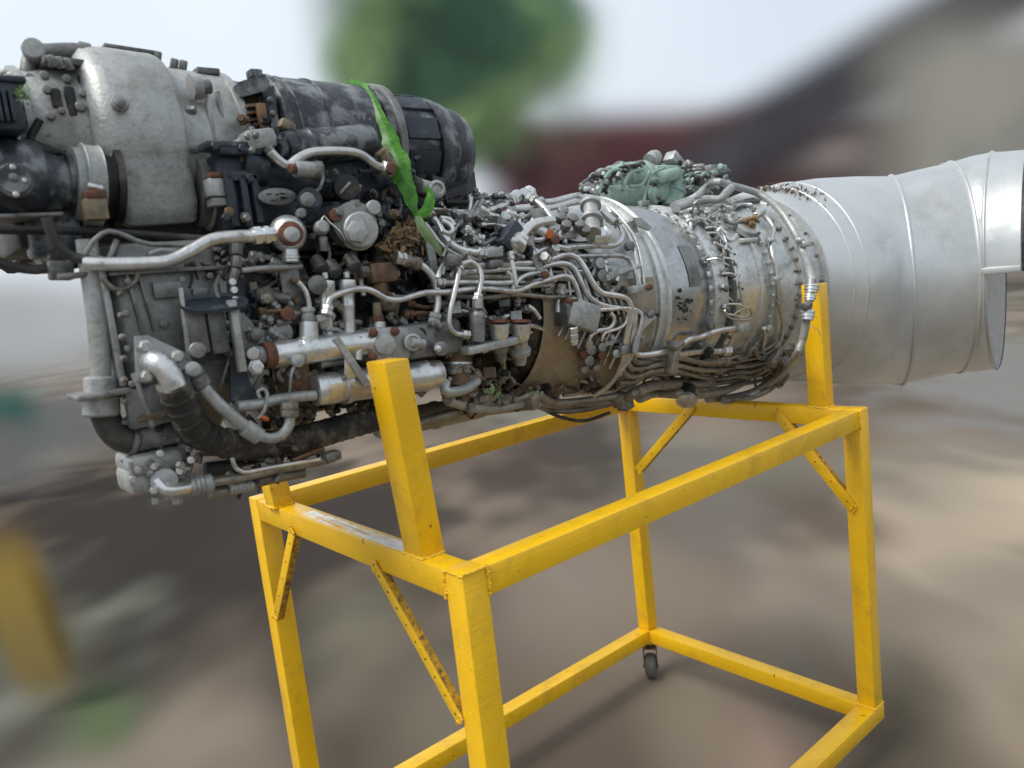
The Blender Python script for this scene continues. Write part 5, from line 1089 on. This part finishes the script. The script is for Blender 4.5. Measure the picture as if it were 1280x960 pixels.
# ------------------------------------------------------------------ leaf draped over the generator, roots and dead litter
def strip(name, pts, mat, y_f, curl=.2, seg=6):
    """pts (px, py, width px, y)"""
    q = [P(a[0], a[1], a[3]) for a in pts]; w_ = [a[2] * mpp(p) for a, p in zip(pts, q)]
    path = smooth_path(q, .01); m = len(path); rg = []; random.seed(3)
    for i, p in enumerate(path):
        t = i / (m - 1) * (len(w_) - 1); k = int(min(t, len(w_) - 2)); ww = w_[k] + (w_[k + 1] - w_[k]) * (t - k)
        tan = (path[min(i + 1, m - 1)] - path[max(i - 1, 0)]).normalized(); view = (p - CAM).normalized(); s = tan.cross(view).normalized(); nn = s.cross(tan).normalized()
        row = []; ww *= 1 + .28 * (random.random() - .5)
        for j in range(seg + 1):
            v = j / seg * 2 - 1; wav = math.sin(i * .55 + v * 1.5) * .10 * abs(v) + math.sin(i * 1.3) * .04 * abs(v)
            row.append(p + s * v * ww * .5 * (1 + .12 * math.sin(i * .9 + (v > 0) * 2)) + nn * (curl * ww * (1 - abs(v)) * (-1) * .5 + wav * ww * .6))
        rg.append(row)
    mb = MB(); n = seg + 1; vs = [p for r in rg for p in r]; vs2 = [p + V((0, .0012, .0004)) for p in vs]; o = len(vs); fs = []
    for i in range(len(rg) - 1):
        for j in range(seg):
            a, b, c, d = i * n + j, i * n + j + 1, (i + 1) * n + j + 1, (i + 1) * n + j; fs += [(a, b, c, d), (d + o, c + o, b + o, a + o)]
    mb.add(vs + vs2, fs); return mb
lf = empty('fallen_leaf', P(505, 210, .33), 'long bright green leaf blade hanging over the black generator', 'leaf')
build(strip('blade', [(436, 104, 10, .50), (450, 107, 12, .45), (463, 120, 11, .40), (474, 142, 9, .365), (484, 165, 13, .345), (492, 185, 19, .325), (500, 210, 26, .30), (509, 236, 25, .285), (517, 258, 16, .275), (522, 271, 7, .27)], M['leaf'], 0), 'blade', M['leaf'], lf, ang=80)
build(strip('blade', [(522, 270, 7, .268), (532, 264, 14, .262), (538, 250, 13, .262), (538, 240, 9, .268), (531, 236, 5, .275)], M['leaf'], 0), 'blade', M['leaf'], lf, ang=80, label='short curled side blade')
build(strip('stalk', [(522, 270, 7, .268), (528, 284, 13, .262), (538, 298, 12, .26), (548, 312, 8, .262), (552, 320, 3, .265)], M['leafpale'], 0), 'stalk', M['leafpale'], lf, ang=80)
build(strip('stalk', [(528, 288, 8, .275), (538, 310, 10, .27), (545, 335, 8, .27), (548, 352, 6, .275)], M['leafpale'], 0), 'stalk', M['cast'], lf, ang=80) if False else None
plate('hanger_strap', 'cast', [(532, 298), (540, 298), (550, 350), (543, 352)], .004, y=.285)
random.seed(55); mb = MB()
for i in range(420):
    t = random.random(); cx = 486 + 34 * t; cy = 312 - 30 * t if i % 3 else 306 - 8 * t
    q = P(cx + random.gauss(0, 7), cy + random.gauss(0, 8), .285 + random.gauss(0, .012)); a = V([random.gauss(0, 1) for _ in range(3)]).normalized() * random.uniform(.006, .017); b3 = a.cross(V([random.gauss(0, 1) for _ in range(3)])).normalized() * random.uniform(.001, .005)
    mb.add([q - a, q + b3 + a * .2, q + a, q - b3 + a * .1 + V((0, 0, .003))], [(0, 1, 2, 3), (0, 3, 1)])
tag(build(mb, 'dead_leaf_clump', M['drygrass'], None, smooth=False, kind='stuff'), 'brown clump of dead leaves and roots wedged under the green leaf', 'dead leaves')
# small green weeds sprouting low on the engine
for (x, y) in ((622, 494), (668, 490), (612, 487)):
    random.seed(int(x)); mb = MB(); c = S(x, y, .05)
    for i in range(16):
        a = V([random.gauss(0, 1) for _ in range(3)]).normalized() * random.uniform(.007, .013); b3 = a.cross(V((0, 1, .3))).normalized() * .004; q = c + V([random.gauss(0, .007) for _ in range(3)])
        mb.add([q, q + a * .5 + b3, q + a, q + a * .5 - b3], [(0, 1, 2, 3)])
    tag(build(mb, 'weed_sprout', M['leafpale'], None, smooth=False), 'tiny green weed sprouting ' + {622: 'from the dirt under the two filter bowls', 668: 'beside the low hose clamp, rightmost of three sprouts', 612: 'leftmost of the three sprouts under the filter bowls'}[x], 'weed', 'weeds sprouting from the engine')
# ------------------------------------------------------------------ scrap pile seen behind the starter
scr = empty('scrap_engine', P(20, 330, 1.5), 'tangle of grey scrap pipes behind the starter at the left edge', 'scrap')
random.seed(66); k = 0
for i in range(70):
    x = random.uniform(-30, 66); y = random.uniform(278, 330 - max(0, x - 20) * .55); yy = random.uniform(1.35, 1.65); a = random.uniform(-.9, .9) + (PI / 2 if i % 4 == 0 else 0); l = random.uniform(14, 50)
    q = [P(x, y, yy), P(x + l * .5 * math.cos(a), y + l * .5 * math.sin(a) + random.uniform(-4, 4), yy), P(x + l * math.cos(a) * .9, min(336, y + l * math.sin(a)), yy)]
    mb = MB(); mb.tube(q, random.uniform(2, 6) * mpp(q[0]), 8); build(mb, 'scrap_pipe', M[random.choice(['mid', 'cast', 'steeldirty', 'dark'])], scr)
block('scrap_casing', 'casegrey', (10, 318), 90, 30, .2, y=1.7, parent=scr); 

cyl('lower_duct', 'tan', (470, 533), (600, 508), 17, lift=-.02, prof=[(0, .8), (.05, 1), (.5, .96), (.52, 1.05), (.56, 1.05), (.58, .95), (1, .9)]); cyl('lower_duct', 'tan', (590, 505), (690, 494), 16, lift=-.02)
clutter_y([(300, 560), (400, 550), (400, 566), (320, 596), (280, 600)], 50, (.29, .36), ['dark', 'steeldirty', 'mid', 'rubber'], (3, 7), .6)
clutter_y([(150, 520), (240, 520), (250, 570), (160, 566)], 40, (.32, .38), ['dark', 'mid', 'casegrey'], (3, 8), .4)
random.seed(90)
for i, y0 in enumerate((300, 304, 312, 320, 327, 335, 343, 350, 357, 370)):
    x0 = random.uniform(545, 580); x1 = random.uniform(660, 735); pts = [(x0, y0 + random.uniform(-3, 3))]
    for t in (.3, .55, .8): pts.append((x0 + (x1 - x0) * t, y0 + random.uniform(-3, 3)))
    pts.append((x1, y0 + random.uniform(-5, 2)))
    if i % 2: pts += [(x1 + 14, y0 + 8), (x1 + 20, y0 + 24), (x1 + 24, y0 + 44)]
    PP(pts, random.uniform(2.4, 3.6), lift=.012 + .003 * (i % 3), ends='both' if i % 3 == 0 else 'end', name='thin_pipe', mat='steel' if i % 3 else 'steeldirty')
for i in range(9):
    x = 702 + i * 9; y = 330 + i * 5
    PP([(x, y), (x + 8, y + 20 + i), (x + 11, y + 44), (x + 7 - i, y + 66), (x - 4 - i, y + 90)], random.uniform(1.9, 2.8), lift=.014, ends='start' if i % 2 else None, name='thin_pipe')
for i in range(7):
    y = 446 + i * 6
    PP([(800 + 4 * i, y + 2), (830, y + 3), (860, y + 5 + random.uniform(-2, 2)), (895, y + 4), (930, y - 2), (955, y - 8), (972, y - 20)], random.uniform(2.2, 3.2), lift=.02, ends=None, mat='steeldirty', name='thin_pipe')
